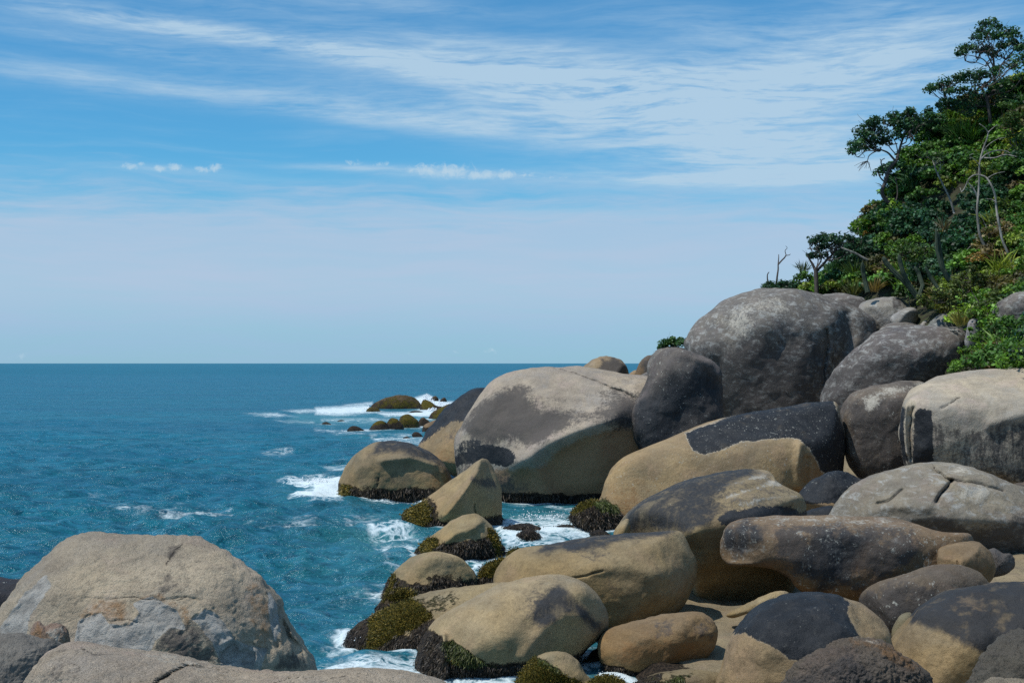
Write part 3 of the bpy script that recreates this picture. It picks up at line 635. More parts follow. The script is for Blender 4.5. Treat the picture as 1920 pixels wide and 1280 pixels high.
rock('L', 'boulder', "long tan boulder with a jagged black patch along its top, sloping down to the sea", [(1112,965),(1124,935),(1136,900),(1152,876),(1180,857),(1220,838),(1270,816),(1320,796),(1380,780),(1440,768),(1500,757),(1545,752),(1562,762),(1572,788),(1580,820),(1585,860),(1580,895),(1560,930),(1500,980),(1400,1010),(1250,1025),(1160,1030),(1120,1000)], 54.5, 2.8, 3, c=(1390,880), disp=.013, boxy=.8, res=1.9, spot=.9, rim=1, base=(.36,.285,.18),
     cuts=[((-.1,-.45,.89),.74), ((.0,-.97,.2),.72), ((.8,-.6,-.05),.86)], ridges=[([(1500,835),(1497,870),(1500,910)], 9, .32), ([(1512,860),(1508,905)], 6, -.2), ([(1200,870),(1260,880),(1300,910)], 20, .10)],
     stains=[('dark', [(1284,812),(1330,793),(1420,765),(1500,750),(1560,745),(1580,790),(1590,830),(1590,900),(1560,905),(1540,880),(1522,840),(1500,822),(1470,820),(1445,822),(1420,826),(1390,826),(1360,840),(1338,846),(1325,852),(1312,850),(1300,842),(1292,828)], 4.5), ('pale', [(1500,770),(1512,770),(1524,786),(1536,806),(1530,812),(1518,798),(1506,786)], 7, .9), ('rust', [(1140,900),(1200,900),(1250,950),(1200,1000),(1130,980)], 30, .6), ('rust', [(1500,870),(1545,850),(1560,900),(1500,930)], 16, .8), ('weed', [(1112,950),(1130,935),(1160,945),(1168,985),(1145,990),(1115,960)], 8, .8)])
rock('L2', 'boulder', "shaggy weed-draped rock at the seaward foot of the long black-patched boulder", [(1068,972),(1074,957),(1088,945),(1108,938),(1134,940),(1156,950),(1166,970),(1162,995),(1140,1005),(1105,1000),(1080,990)], 52, 1.0, sea=True, base=MOSSY, rough=.4, stains=[('crust', [(1060,960),(1100,952),(1170,955),(1170,1010),(1060,1010)], 8), ('moss', [(1066,965),(1080,945),(1110,935),(1125,940),(1100,952),(1080,965)], 4), ('weed', [(1110,938),(1160,940),(1168,975),(1130,962)], 7)])
rock('bk', 'boulder', "small smooth blue-black boulder in the hollow between the long and the cracked ones", [(1496,935),(1510,912),(1530,895),(1556,884),(1582,882),(1604,890),(1622,906),(1620,940),(1580,965),(1520,965)], 48.5, 1.6, base=TAN2, spot=.8, stains=[('dark', [(1480,940),(1500,890),(1560,870),(1640,880),(1640,945),(1500,944)], 4)])
rock('bk2', 'boulder', "flat blue-black rock just below the small smooth black boulder", [(1500,965),(1520,955),(1545,948),(1565,950),(1570,970),(1540,985),(1505,985)], 45.5, .9, base=DGREY, stains=[('dark', [(1480,1000),(1480,940),(1580,940),(1580,1000)], 8)])
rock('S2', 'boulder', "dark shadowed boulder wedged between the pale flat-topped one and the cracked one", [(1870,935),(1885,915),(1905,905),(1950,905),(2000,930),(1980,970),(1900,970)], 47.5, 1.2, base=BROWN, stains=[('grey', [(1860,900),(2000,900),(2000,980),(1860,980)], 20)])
rock('R2', 'boulder', "boulder coloured dark for the shaded gap, propping up the pale flat-topped one", [(1700,900),(1760,880),(1850,885),(1950,900),(2060,900),(2110,950),(2090,1010),(1950,1020),(1780,1010),(1705,980)], 53.5, 1.6, base=(.12,.10,.085), spot=.3, stains=[('grey', [(1690,870),(2120,870),(2120,1030),(1690,1030)], 20, 1)])  # dark base and all-over grey paint in the shade of the gap
rock('S', 'boulder', "broad grey cracked boulder like a turtle shell below the pale flat-topped one", [(1550,975),(1562,950),(1585,925),(1615,902),(1655,885),(1700,874),(1740,866),(1785,866),(1820,873),(1855,889),(1895,908),(1935,925),(1975,960),(1970,1030),(1920,1060),(1840,1060),(1740,1040),(1640,1020),(1565,1005)], 44, 2.4, 3, c=(1770,975), base=(.26,.232,.182), disp=.02, boxy=.88, res=1.8, spot=.35, frost=.8,
     cuts=[((-.15,-.55,.82),.74), ((.05,-.8,-.6),.68)], ridges=[([(1748,868),(1752,882),(1768,893),(1784,900)], 3.2, -.22), ([(1784,902),(1776,914),(1765,926),(1756,940)], 3.4, -.28), ([(1645,944),(1668,938),(1680,928),(1692,918)], 3.5, -.12), ([(1785,900),(1830,905),(1880,920)], 3.5, -.08), ([(1640,955),(1690,945),(1740,950)], 12, .12)],
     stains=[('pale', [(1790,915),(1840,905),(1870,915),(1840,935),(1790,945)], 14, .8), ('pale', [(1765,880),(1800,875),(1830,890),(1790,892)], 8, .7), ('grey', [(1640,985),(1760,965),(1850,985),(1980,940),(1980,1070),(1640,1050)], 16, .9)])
rock('M', 'boulder', "dark wave-combed boulder with a notched shoulder, below the long black-patched one", [(1156,1000),(1168,980),(1188,958),(1215,934),(1250,911),(1290,894),(1335,884),(1385,880),(1430,879),(1447,888),(1456,903),(1480,915),(1500,926),(1512,950),(1516,1000),(1500,1070),(1470,1120),(1400,1150),(1345,1150),(1310,1130),(1292,1080),(1270,1040),(1200,1030),(1160,1015)], 35.4, 2.2, 2.6, c=(1390,1000), base=(.33,.275,.175), disp=.016, boxy=.85, res=1.9, spot=.3,
     cuts=[((-.2,-.42,.88),.74), ((.05,-.82,-.57),.66)], ridges=[([(1437,884),(1447,897)], 6, -.25), ([(1380,938),(1450,922),(1500,935)], 12, .10), ([(1360,955),(1420,948),(1480,955)], 10, -.06), ([(1330,925),(1400,905),(1460,900)], 5, .05), ([(1340,940),(1400,922),(1465,912)], 5, -.04), ([(1305,1000),(1330,1040),(1350,1080)], 16, .1)],
     stains=[('smoke', [(1160,1010),(1170,955),(1210,915),(1262,888),(1310,868),(1380,858),(1425,880),(1375,912),(1345,935),(1352,950),(1345,975),(1330,985),(1290,993),(1240,996),(1190,1000)], 10, 1), ('dark', [(1340,972),(1360,962),(1420,950),(1480,950),(1515,965),(1515,1000),(1370,990),(1350,985)], 8, 1), ('grey', [(1300,890),(1437,880),(1500,925),(1480,950),(1340,990),(1200,1000)], 22, .5), ('pale', [(1390,916),(1450,900),(1472,906),(1420,920),(1380,932),(1350,938)], 6, .7), ('pale', [(1360,905),(1430,888),(1440,893),(1380,910),(1340,922)], 6, .6), ('pale', [(1380,944),(1440,928),(1500,930),(1440,938),(1390,952)], 6, .6)], streak=0)
rock('M2', 'boulder', "narrow tan sliver of rock at the seaward tip of the dark wave-combed boulder", [(1150,1008),(1155,990),(1166,977),(1178,972),(1182,985),(1178,1010),(1160,1020)], 34.8, .7, base=(.36,.29,.17))
rock('N', 'boulder', "long speckled boulder with an undercut hooked end, lying across the slope", [(1350,1035),(1352,1008),(1364,986),(1390,972),(1430,966),(1490,965),(1550,965),(1620,967),(1665,973),(1700,985),(1740,997),(1785,1000),(1815,1004),(1828,1016),(1800,1035),(1772,1055),(1752,1090),(1700,1120),(1620,1132),(1550,1128),(1505,1118),(1478,1100),(1462,1082),(1440,1070),(1405,1063),(1370,1062),(1355,1053)], 32.9, 1.5, 1.6, c=(1570,1040), base=(.24,.18,.12), disp=.02, boxy=.85, res=1.7, spot=1.25, frost=.3,
     cuts=[((0,-.35,.94),.76), ((0,-.99,-.12),.74)], ridges=[([(1355,1058),(1400,1060),(1440,1068),(1470,1090)], 8, .12)], dents=[(1690,1030,40,30,.15), (1600,1060,30,40,-.1)],
     stains=[('smoke', [(1352,1030),(1360,990),(1400,975),(1440,990),(1440,1020),(1400,1035),(1380,1045)], 14, 1.1), ('smoke', [(1500,1060),(1520,1010),(1580,990),(1620,1010),(1590,1060),(1570,1100),(1530,1110)], 16, 1.1), ('grey', [(1440,985),(1560,985),(1700,1000),(1740,1040),(1600,1100),(1480,1080)], 40, .95), ('rust', [(1590,1060),(1625,1010),(1640,1020),(1620,1070),(1600,1085)], 9, .8), ('rust', [(1460,1080),(1600,1100),(1720,1085),(1700,1130),(1480,1120)], 14, .65), ('pale', [(1400,965),(1550,962),(1660,970),(1700,990),(1600,985),(1450,980)], 9, .45)])
rock('N4', 'boulder', "thin tan ledge of rock poking out of the shade under the long speckled boulder", [(1362,1152),(1390,1136),(1420,1122),(1448,1109),(1475,1108),(1478,1122),(1440,1136),(1400,1150),(1375,1158)], 31.0, .4, base=(.42,.34,.2), rough=.3)
rock('N2', 'boulder', "small squared brown boulder at the tail of the long speckled one", [(1756,1040),(1760,1024),(1776,1017),(1800,1014),(1825,1015),(1845,1026),(1860,1044),(1867,1062),(1862,1085),(1840,1100),(1790,1090),(1760,1070)], 31.9, .95, base=(.26,.195,.12), boxy=.6, cuts=[((.5,-.85,-.1),.62), ((-.2,-.25,.95),.6)], ridges=[([(1795,1052),(1798,1062)], 2, -.05)])
rock('N3', 'boulder', "small lumpy dark grey stone right of the squared brown boulder", [(1842,1040),(1850,1030),(1865,1027),(1880,1035),(1895,1036),(1903,1050),(1900,1066),(1880,1078),(1856,1082),(1845,1065)], 33.8, .6, base=(.13,.12,.11), rough=.5)
rock('I', 'boulder', "long tan boulder with dark ridge line, across the channel mouth", [(925,1090),(931,1065),(948,1045),(975,1028),(1010,1018),(1060,1010),(1120,1003),(1180,998),(1235,994),(1268,995),(1281,1005),(1292,1028),(1303,1048),(1307,1066),(1303,1095),(1290,1125),(1270,1150),(1230,1172),(1180,1190),(1120,1190),(1020,1170),(940,1140)], 32.0, 1.8, 2, c=(1140,1100), disp=.014, boxy=.78, res=1.9, base=(.335,.265,.155),
     cuts=[((-.12,-.5,.86),.74), ((.0,-.95,-.1),.80), ((.75,-.6,-.1),.86)], dents=[(1212,1045,26,18,-.14), (1235,1075,28,18,.10), (1160,1080,40,20,-.07)], ridges=[([(1065,1085),(1100,1078),(1130,1070)], 2.2, -.04)],
     stains=[('smoke', [(1000,1036),(1030,1012),(1100,990),(1180,980),(1262,975),(1282,996),(1200,1010),(1150,1016),(1110,1028),(1070,1030),(1030,1040)], 9, 1.1), ('grey', [(1000,1040),(1100,1030),(1160,1020),(1150,1050),(1060,1055)], 14, .45), ('grey', [(1120,1080),(1190,1075),(1200,1110),(1130,1120)], 22, .38)])
rock('G', 'boulder', "low ramp of rock thick with yellow-green moss, sliding into the sea", [(646,1200),(668,1172),(700,1148),(735,1127),(780,1113),(830,1103),(890,1094),(950,1090),(1010,1095),(1030,1140),(1000,1190),(900,1220),(830,1240),(760,1250),(700,1255),(665,1250),(650,1228)], 30.8, 1.5, 1.8, c=(800,1195), sea=True, crust=.35, boxy=.85, res=1.7, base=(.33,.27,.16), rough=.15,
     cuts=[((-.2,-.45,.87),.66)],
     stains=[('moss', [(690,1160),(735,1128),(768,1118),(785,1130),(806,1150),(808,1160),(770,1180),(720,1215),(670,1245),(655,1240),(680,1205),(690,1180)], 6), ('crust', [(640,1260),(640,1190),(690,1150),(700,1170),(685,1205),(665,1235)], 8, .9), ('crust', [(690,1250),(720,1218),(775,1180),(812,1158),(830,1170),(830,1270),(700,1270)], 6), ('weed', [(770,1120),(840,1110),(870,1120),(830,1150),(800,1145)], 12, .45)])
rock('H', 'boulder', "broad tan boulder with smoky dark stain and weedy waterline, beside the moss ramp", [(777,1225),(783,1196),(800,1170),(830,1146),(868,1124),(910,1103),(950,1088),(992,1079),(1035,1076),(1072,1083),(1098,1098),(1120,1124),(1136,1152),(1141,1178),(1128,1200),(1100,1225),(1075,1262),(1060,1310),(1000,1345),(860,1345),(800,1320),(778,1270)], 28.2, 1.7, 2, c=(960,1215), sea=True, boxy=.8, disp=.014, res=1.8, base=(.385,.31,.19), crust=.3,
     cuts=[((-.15,-.5,.85),.66), ((.62,-.72,-.30),.74), ((-.02,-.93,-.36),.72)], ridges=[([(831,1190),(833,1230),(832,1290)], 7, .20), ([(985,1230),(1020,1180),(1060,1150),(1090,1155)], 16, .12)], dents=[(850,1290,60,60,-.15)],
     stains=[('smoke', [(1000,1160),(1008,1130),(1025,1100),(1045,1084),(1062,1090),(1076,1112),(1088,1134),(1108,1150),(1128,1172),(1118,1182),(1098,1165),(1076,1148),(1058,1150),(1040,1165),(1015,1170)], 9, 1.15), ('grey', [(960,1150),(970,1100),(1010,1082),(1060,1080),(1060,1160),(1000,1180)], 24, .45), ('crust', [(770,1240),(782,1192),(806,1180),(828,1188),(833,1215),(836,1238),(880,1248),(930,1248),(1000,1240),(1065,1240),(1070,1360),(770,1360)], 6), ('weed', [(833,1202),(850,1200),(872,1220),(905,1240),(880,1248),(838,1232)], 5), ('moss', [(833,1235),(870,1240),(930,1250),(960,1262),(900,1268),(834,1260)], 7, .75), ('rust', [(1080,1220),(1140,1160),(1130,1210),(1090,1250)], 12, .7)])
rock('H2', 'boulder', "small rounded boulder half covered in yellow-green moss, below the broad tan one", [(965,1285),(978,1255),(1000,1232),(1030,1221),(1060,1222),(1082,1236),(1100,1262),(1118,1290),(1120,1330),(960,1340)], 25.6, .8, sea=True, base=(.35,.28,.16), stains=[('moss', [(955,1345),(970,1255),(1000,1228),(1020,1240),(1045,1258),(1085,1275),(1130,1300),(1130,1345)], 5), ('weed', [(1005,1228),(1030,1238),(1060,1262),(1040,1265),(1010,1248)], 5, .8)])
rock('H3', 'boulder', "mossy green rock tip between the mossy boulder and the white wash", [(1096,1300),(1110,1276),(1135,1266),(1160,1272),(1185,1290),(1190,1320),(1100,1330)], 24.8, .5, sea=True, base=MOSSY, stains=[('moss', [(1080,1340),(1080,1255),(1200,1255),(1200,1340)], 10)])
rock('O2', 'boulder', "small tan boulder squeezed behind the orange-brown one", [(1098,1248),(1102,1230),(1115,1217),(1132,1216),(1138,1240),(1130,1262),(1105,1262)], 28.9, .5, sea=True, base=TAN, crust=.3)
rock('O', 'boulder', "orange-brown oblong boulder lying beside the broad tan one", [(1120,1228),(1121,1205),(1134,1184),(1160,1173),(1200,1162),(1240,1151),(1280,1146),(1312,1147),(1333,1158),(1345,1180),(1345,1205),(1335,1228),(1322,1246),(1290,1254),(1240,1262),(1195,1268),(1150,1264),(1126,1250)], 28.2, 1.0, 1.1, c=(1235,1212), boxy=.72, res=1.8, base=(.30,.215,.12),
     cuts=[((-.1,-.4,.9),.72), ((0,-.98,-.15),.76)], dents=[(1245,1180,16,18,-.06), (1300,1190,14,20,-.06)], stains=[('rust', [(1150,1200),(1300,1190),(1310,1250),(1160,1255)], 26, .75), ('grey', [(1225,1165),(1262,1163),(1260,1195),(1230,1200)], 7, .6), ('grey', [(1290,1155),(1330,1160),(1335,1195),(1300,1190)], 9, .5), ('crust', [(1100,1238),(1160,1250),(1215,1262),(1290,1256),(1290,1290),(1100,1290)], 4)])
rock('O3', 'boulder', "low tan rock with dark seaweed in front of the orange-brown boulder", [(1170,1300),(1200,1275),(1240,1258),(1285,1253),(1330,1256),(1365,1270),(1380,1310),(1300,1340),(1180,1330)], 26.3, .8, base=(.26,.21,.12), sea=True, stains=[('crust', [(1160,1340),(1180,1270),(1240,1262),(1240,1300)], 9), ('weed', [(1220,1270),(1300,1258),(1290,1285),(1230,1290)], 12, .6)])
rock('T', 'boulder', "oval dark speckled boulder under the long speckled one", [(1611,1135),(1616,1112),(1640,1093),(1680,1079),(1725,1067),(1770,1058),(1805,1058),(1835,1070),(1855,1090),(1868,1115),(1850,1150),(1790,1190),(1720,1215),(1665,1210),(1630,1180)], 30.6, 1.3, c=(1730,1130), base=(.17,.14,.105), spot=.85, boxy=.9, stains=[('grey', [(1600,1110),(1720,1100),(1860,1100),(1860,1220),(1600,1220)], 18, .9), ('smoke', [(1620,1150),(1720,1130),(1850,1120),(1850,1220),(1620,1220)], 22, .7)])
rock('T2', 'boulder', "small greenish rock in the dark cleft between two black-capped boulders", [(1672,1195),(1678,1168),(1692,1150),(1710,1150),(1715,1180),(1700,1210)], 28.5, .5, base=(.22,.2,.13))
rock('U', 'boulder', "round boulder with smooth blue-black cap and tan sides, behind the rough dark rock", [(1344,1300),(1348,1250),(1360,1210),(1380,1172),(1410,1140),(1445,1118),(1490,1109),(1540,1111),(1585,1122),(1622,1142),(1648,1170),(1664,1205),(1672,1260),(1670,1330),(1600,1390),(1400,1390)], 25.2, 1.7, 2, c=(1495,1225), boxy=.88, res=1.8, spot=.45, rim=.3, base=(.36,.275,.165),
     cuts=[((-.1,-.5,.86),.80)], stains=[('dark', [(1368,1188),(1380,1165),(1410,1130),(1450,1105),(1540,1100),(1575,1112),(1590,1130),(1590,1150),(1605,1172),(1612,1200),(1640,1240),(1600,1290),(1545,1255),(1510,1240),(1480,1232),(1455,1214),(1420,1200),(1395,1184)], 6)])
rock('V', 'boulder', "black-capped boulder with fringed tan lower half at the frame's right edge", [(1664,1230),(1676,1198),(1698,1165),(1725,1135),(1765,1112),(1820,1100),(1880,1094),(1940,1090),(2030,1110),(2080,1200),(2060,1330),(1960,1390),(1720,1390),(1668,1300)], 26.4, 1.9, 2.2, c=(1840,1230), boxy=.86, res=1.9, base=(.33,.26,.155),
     cuts=[((-.1,-.5,.86),.80)], stains=[('smoke', [(1690,1152),(1730,1115),(1820,1085),(1920,1075),(2080,1150),(2080,1280),(1930,1255),(1880,1238),(1840,1226),(1800,1205),(1770,1190),(1735,1178),(1712,1160)], 10, 1.2)])
rock('W', 'boulder', "rough pitted dark brown rock, front right, lowest in the picture", [(1452,1310),(1466,1280),(1492,1250),(1530,1224),(1565,1200),(1600,1191),(1640,1196),(1665,1207),(1700,1228),(1735,1250),(1755,1282),(1760,1340),(1700,1420),(1500,1420)], 20, 1.0, 1.2, c=(1610,1290), base=(.15,.125,.10), rough=.7, boxy=.85, res=1.4, disp=.03, cuts=[((.1,-.55,.83),.7), ((.5,-.8,0),.8)], stains=[('rust', [(1590,1190),(1650,1190),(1740,1250),(1700,1260),(1640,1220),(1590,1215)], 10, .6), ('pale', [(1590,1188),(1620,1188),(1660,1204),(1640,1212),(1600,1202)], 7, .5), ('grey', [(1470,1290),(1600,1210),(1640,1250),(1600,1330)], 20, .7)])
rock('X', 'boulder', "rough fissured dark grey rock at the bottom right corner", [(1796,1320),(1808,1280),(1830,1240),(1852,1205),(1885,1185),(1920,1176),(1990,1190),(2020,1300),(1980,1420),(1840,1420)], 18.6, .9, 1.0, base=(.12,.11,.09), rough=.6, res=1.4, disp=.03, cuts=[((-.5,-.7,.4),.75)])
rock('X2', 'boulder', "pale rough rock sliver in front of the corner rock", [(1835,1300),(1846,1277),(1862,1268),(1885,1270),(1920,1272),(1970,1285),(1970,1340),(1850,1340)], 16.6, .5, base=(.30,.26,.2), rough=1.0, res=1.5)
# -- foreground left
rock('FL', 'boulder', "dark purplish-black boulder behind the left foreground boulder", [(-160,1120),(-100,1090),(-40,1080),(0,1079),(30,1082),(52,1088),(70,1120),(70,1200),(0,1260),(-160,1260)], 17.5, .9, base=(.06,.05,.055), spot=.5, stains=[('smoke', [(-200,1300),(-200,1060),(100,1060),(100,1300)], 12, .8)])
rock('FG', 'boulder', "large weathered boulder in the left foreground with grey scars and pitted right flank", [(-70,1300),(-40,1215),(-5,1165),(22,1130),(48,1088),(75,1056),(104,1024),(132,1004),(165,996),(215,997),(265,1000),(300,1001),(335,1000),(370,1006),(402,1020),(440,1047),(466,1068),(484,1085),(500,1110),(522,1132),(534,1158),(545,1182),(560,1205),(572,1225),(586,1245),(596,1275),(600,1340),(480,1420),(150,1430),(-40,1390)], 14.2, 1.1, 1.3, c=(280,1230), disp=.012, boxy=.72, res=1.45, rough=.30, base=(.385,.33,.25),
     scars=[([(140,1210),(150,1165),(190,1148),(205,1168),(240,1170),(262,1150),(245,1130),(285,1120),(330,1145),(345,1178),(318,1172),(290,1200),(275,1235),(130,1235)], 2.2, -.022), ([(362,1160),(385,1142),(410,1155),(430,1185),(440,1200),(500,1215),(490,1260),(420,1250),(400,1200)], 2.5, -.03), ([(408,1232),(440,1195),(452,1215),(480,1222),(476,1240),(410,1242)], 2.5, -.05), ([(508,1160),(516,1140),(524,1180),(520,1210),(510,1195)], 2.5, -.05), ([(532,1165),(545,1190),(566,1215),(560,1222),(540,1205)], 2, -.06), ([(0,1180),(50,1110),(85,1085),(95,1096),(55,1150),(50,1200),(0,1210)], 3, -.02)],
     cuts=[((-.05,-.55,.83),.58), ((0,-.99,.1),.80), ((.8,-.5,.1),.86)],
     dents=[(437,1212,26,16,-.06), (470,1195,18,12,-.04), (500,1215,14,20,-.06), (535,1190,12,18,-.05), (560,1222,12,14,-.05), (380,1235,24,20,-.04), (515,1165,14,14,-.03), (300,1020,16,24,-.02), (480,1235,12,12,.03)],
     ridges=[([(420,1205),(440,1195),(455,1210),(480,1222)], 5, .03), ([(505,1120),(520,1160),(515,1200)], 6, .03), ([(522,1150),(540,1190),(560,1210)], 5, -.04), ([(160,1120),(200,1122),(250,1118),(300,1125),(350,1122)], 2.2, -.012), ([(310,1060),(330,1030),(345,1015)], 4, -.015), ([(205,1165),(240,1160),(270,1168)], 2, -.012), ([(330,1120),(350,1118),(372,1124)], 2, -.014)],
     stains=[('ash', [(140,1210),(150,1165),(190,1148),(205,1168),(240,1170),(262,1150),(245,1130),(285,1120),(330,1145),(345,1178),(318,1172),(290,1200),(275,1235),(130,1235)], 5), ('ash', [(362,1160),(385,1142),(410,1155),(430,1185),(440,1200),(500,1215),(490,1260),(420,1250),(400,1200)], 5), ('ash', [(0,1180),(50,1110),(85,1080),(95,1096),(55,1150),(50,1200),(0,1210)], 7), ('ash', [(505,1110),(516,1130),(524,1180),(516,1200),(508,1160)], 5), ('rust', [(150,1155),(175,1122),(240,1122),(300,1112),(360,1140),(356,1185),(330,1145),(285,1120),(245,1130),(240,1170),(200,1165)], 8, .6), ('grey', [(280,1215),(320,1172),(370,1165),(408,1200),(400,1240),(300,1240)], 9, .62), ('grey', [(408,1232),(440,1195),(452,1215),(480,1222),(476,1240),(410,1242)], 4, .7), ('grey', [(240,1095),(300,1060),(400,1070),(390,1120),(300,1110)], 30, .5), ('grey', [(300,1040),(330,1015),(350,1015),(320,1050)], 8, .5), ('rust', [(455,1095),(480,1085),(510,1150),(500,1230),(540,1250),(480,1250)], 14, .62), ('grey', [(520,1220),(560,1220),(590,1260),(500,1260)], 10, .6)])
rock('FG2', 'boulder', "small brown and grey stones lodged at the base of the large foreground boulder", [(52,1192),(62,1170),(72,1163),(84,1172),(100,1168),(118,1172),(130,1190),(128,1230),(60,1230)], 12.9, .16, base=(.30,.22,.17), rough=.5, res=1.4, disp=.03, stains=[('pale', [(80,1172),(120,1170),(125,1200),(85,1200)], 5, .5), ('rust', [(50,1195),(70,1160),(82,1175),(78,1200)], 4, .7)])
rock('FL2', 'boulder', "rough dark grey rock at the bottom left corner", [(-140,1280),(-100,1210),(-50,1186),(0,1183),(40,1186),(72,1193),(105,1198),(122,1210),(112,1240),(80,1300),(60,1400),(-100,1420)], 10.8, .6, .7, base=(.21,.20,.18), rough=.3, res=1.3, disp=.03, cuts=[((.5,-.7,.1),.8)], stains=[('smoke', [(30,1340),(45,1262),(75,1228),(125,1200),(130,1220),(90,1330)], 9, .8)])
rock('FS', 'boulder', "pale tan foreground slab with dark fissure along the bottom edge", [(20,1340),(45,1292),(70,1256),(100,1222),(132,1204),(160,1201),(185,1206),(215,1212),(250,1217),(300,1222),(340,1231),(380,1242),(410,1250),(440,1257),(500,1262),(580,1263),(640,1259),(680,1256),(720,1258),(760,1262),(800,1270),(840,1285),(880,1320),(900,1400),(700,1480),(100,1480),(20,1420)], 9.2, .9, 1.0, c=(420,1360), disp=.012, boxy=.8, res=1.4, rough=.5, base=(.455,.385,.296),
     cuts=[((0,-.25,.97),.72)], ridges=[([(270,1300),(300,1274),(325,1258),(350,1248)], 3.2, -.05), ([(350,1248),(380,1250),(410,1256)], 2.6, -.03), ([(500,1288),(530,1275),(560,1268)], 2.2, -.015), ([(590,1285),(620,1272),(650,1266)], 2.2, -.01), ([(150,1216),(170,1225),(200,1226)], 4, -.02), ([(200,1230),(300,1250)], 12, .02)],
     stains=[('grey', [(85,1270),(95,1230),(120,1215),(150,1230),(155,1260),(130,1280)], 10, .42), ('grey', [(150,1214),(220,1222),(225,1232),(170,1232)], 5, .55), ('pale', [(250,1216),(330,1226),(420,1254),(340,1252),(270,1235)], 6, .55)])
# ------------------------------------------------------------------ ground between the boulders
def shore_x(y):
    return np.interp(y, [15, 24, 27, 30, 34, 45, 52, 64, 80, 100, 130], [2.2, 2.7, 2.9, 2.0, 2.4, 4.5, 4.6, 6.2, 7.0, 8.0, 6.0])
gx = np.r_[np.linspace(-8, 22, 200), np.linspace(22.5, 90, 40)]
gy = np.r_[np.linspace(14, 50, 190), np.linspace(50.6, 130, 110)]
GX, GY = np.meshgrid(gx, gy)
s = GX - shore_x(GY)
base_p = np.stack([GX.ravel(), GY.ravel(), np.zeros(GX.size)], -1)
GZ = np.where(s < 0, 0.22 + s * 0.9, 0.22 + 0.008 * np.clip(GY - 31, 0, 60) + 0.10 * np.clip(s - 12, 0, 100) - 0.12 * np.clip((s - 3.5) / 3, 0, 1) * np.clip((GY - 38) / 4, 0, 1) + 1.55 * np.clip((GY - 56.5) / 5, 0, 1) * np.clip((s - 2) / 3, 0, 1) + 0.04 * np.clip(GY - 62, 0, 40) * np.clip((s - 2) / 3, 0, 1))
GZ = np.maximum(GZ, -3.0) + 0.10 * fbm(base_p * 0.35, 4, 5).reshape(GX.shape) + 0.06 * fbm(base_p * 1.5, 4, 6).reshape(GX.shape)
GZ = np.where(s > 1.5, np.maximum(GZ, 0.16), GZ)
ny_, nx_ = GX.shape
idx = np.arange(nx_ * ny_).reshape(ny_, nx_)
quads = np.stack([idx[:-1, :-1].ravel(), idx[:-1, 1:].ravel(), idx[1:, 1:].ravel(), idx[1:, :-1].ravel()], -1)
me = make_mesh("bedrock", np.stack([GX.ravel(), GY.ravel(), GZ.ravel()], -1), quads)
set_col(me, 'base', np.tile(np.array((.29, .24, .155)), (GX.size, 1)))
set_float(me, 'crust', np.clip(0.5 + (0.5 - s.ravel()) / 0.8, 0, 1))
set_float(me, 'rough', np.full(GX.size, .3))
o = link("ground", me, M_ROCK); tag(o, "smooth pale bedrock showing between the boulders", kind='structure')

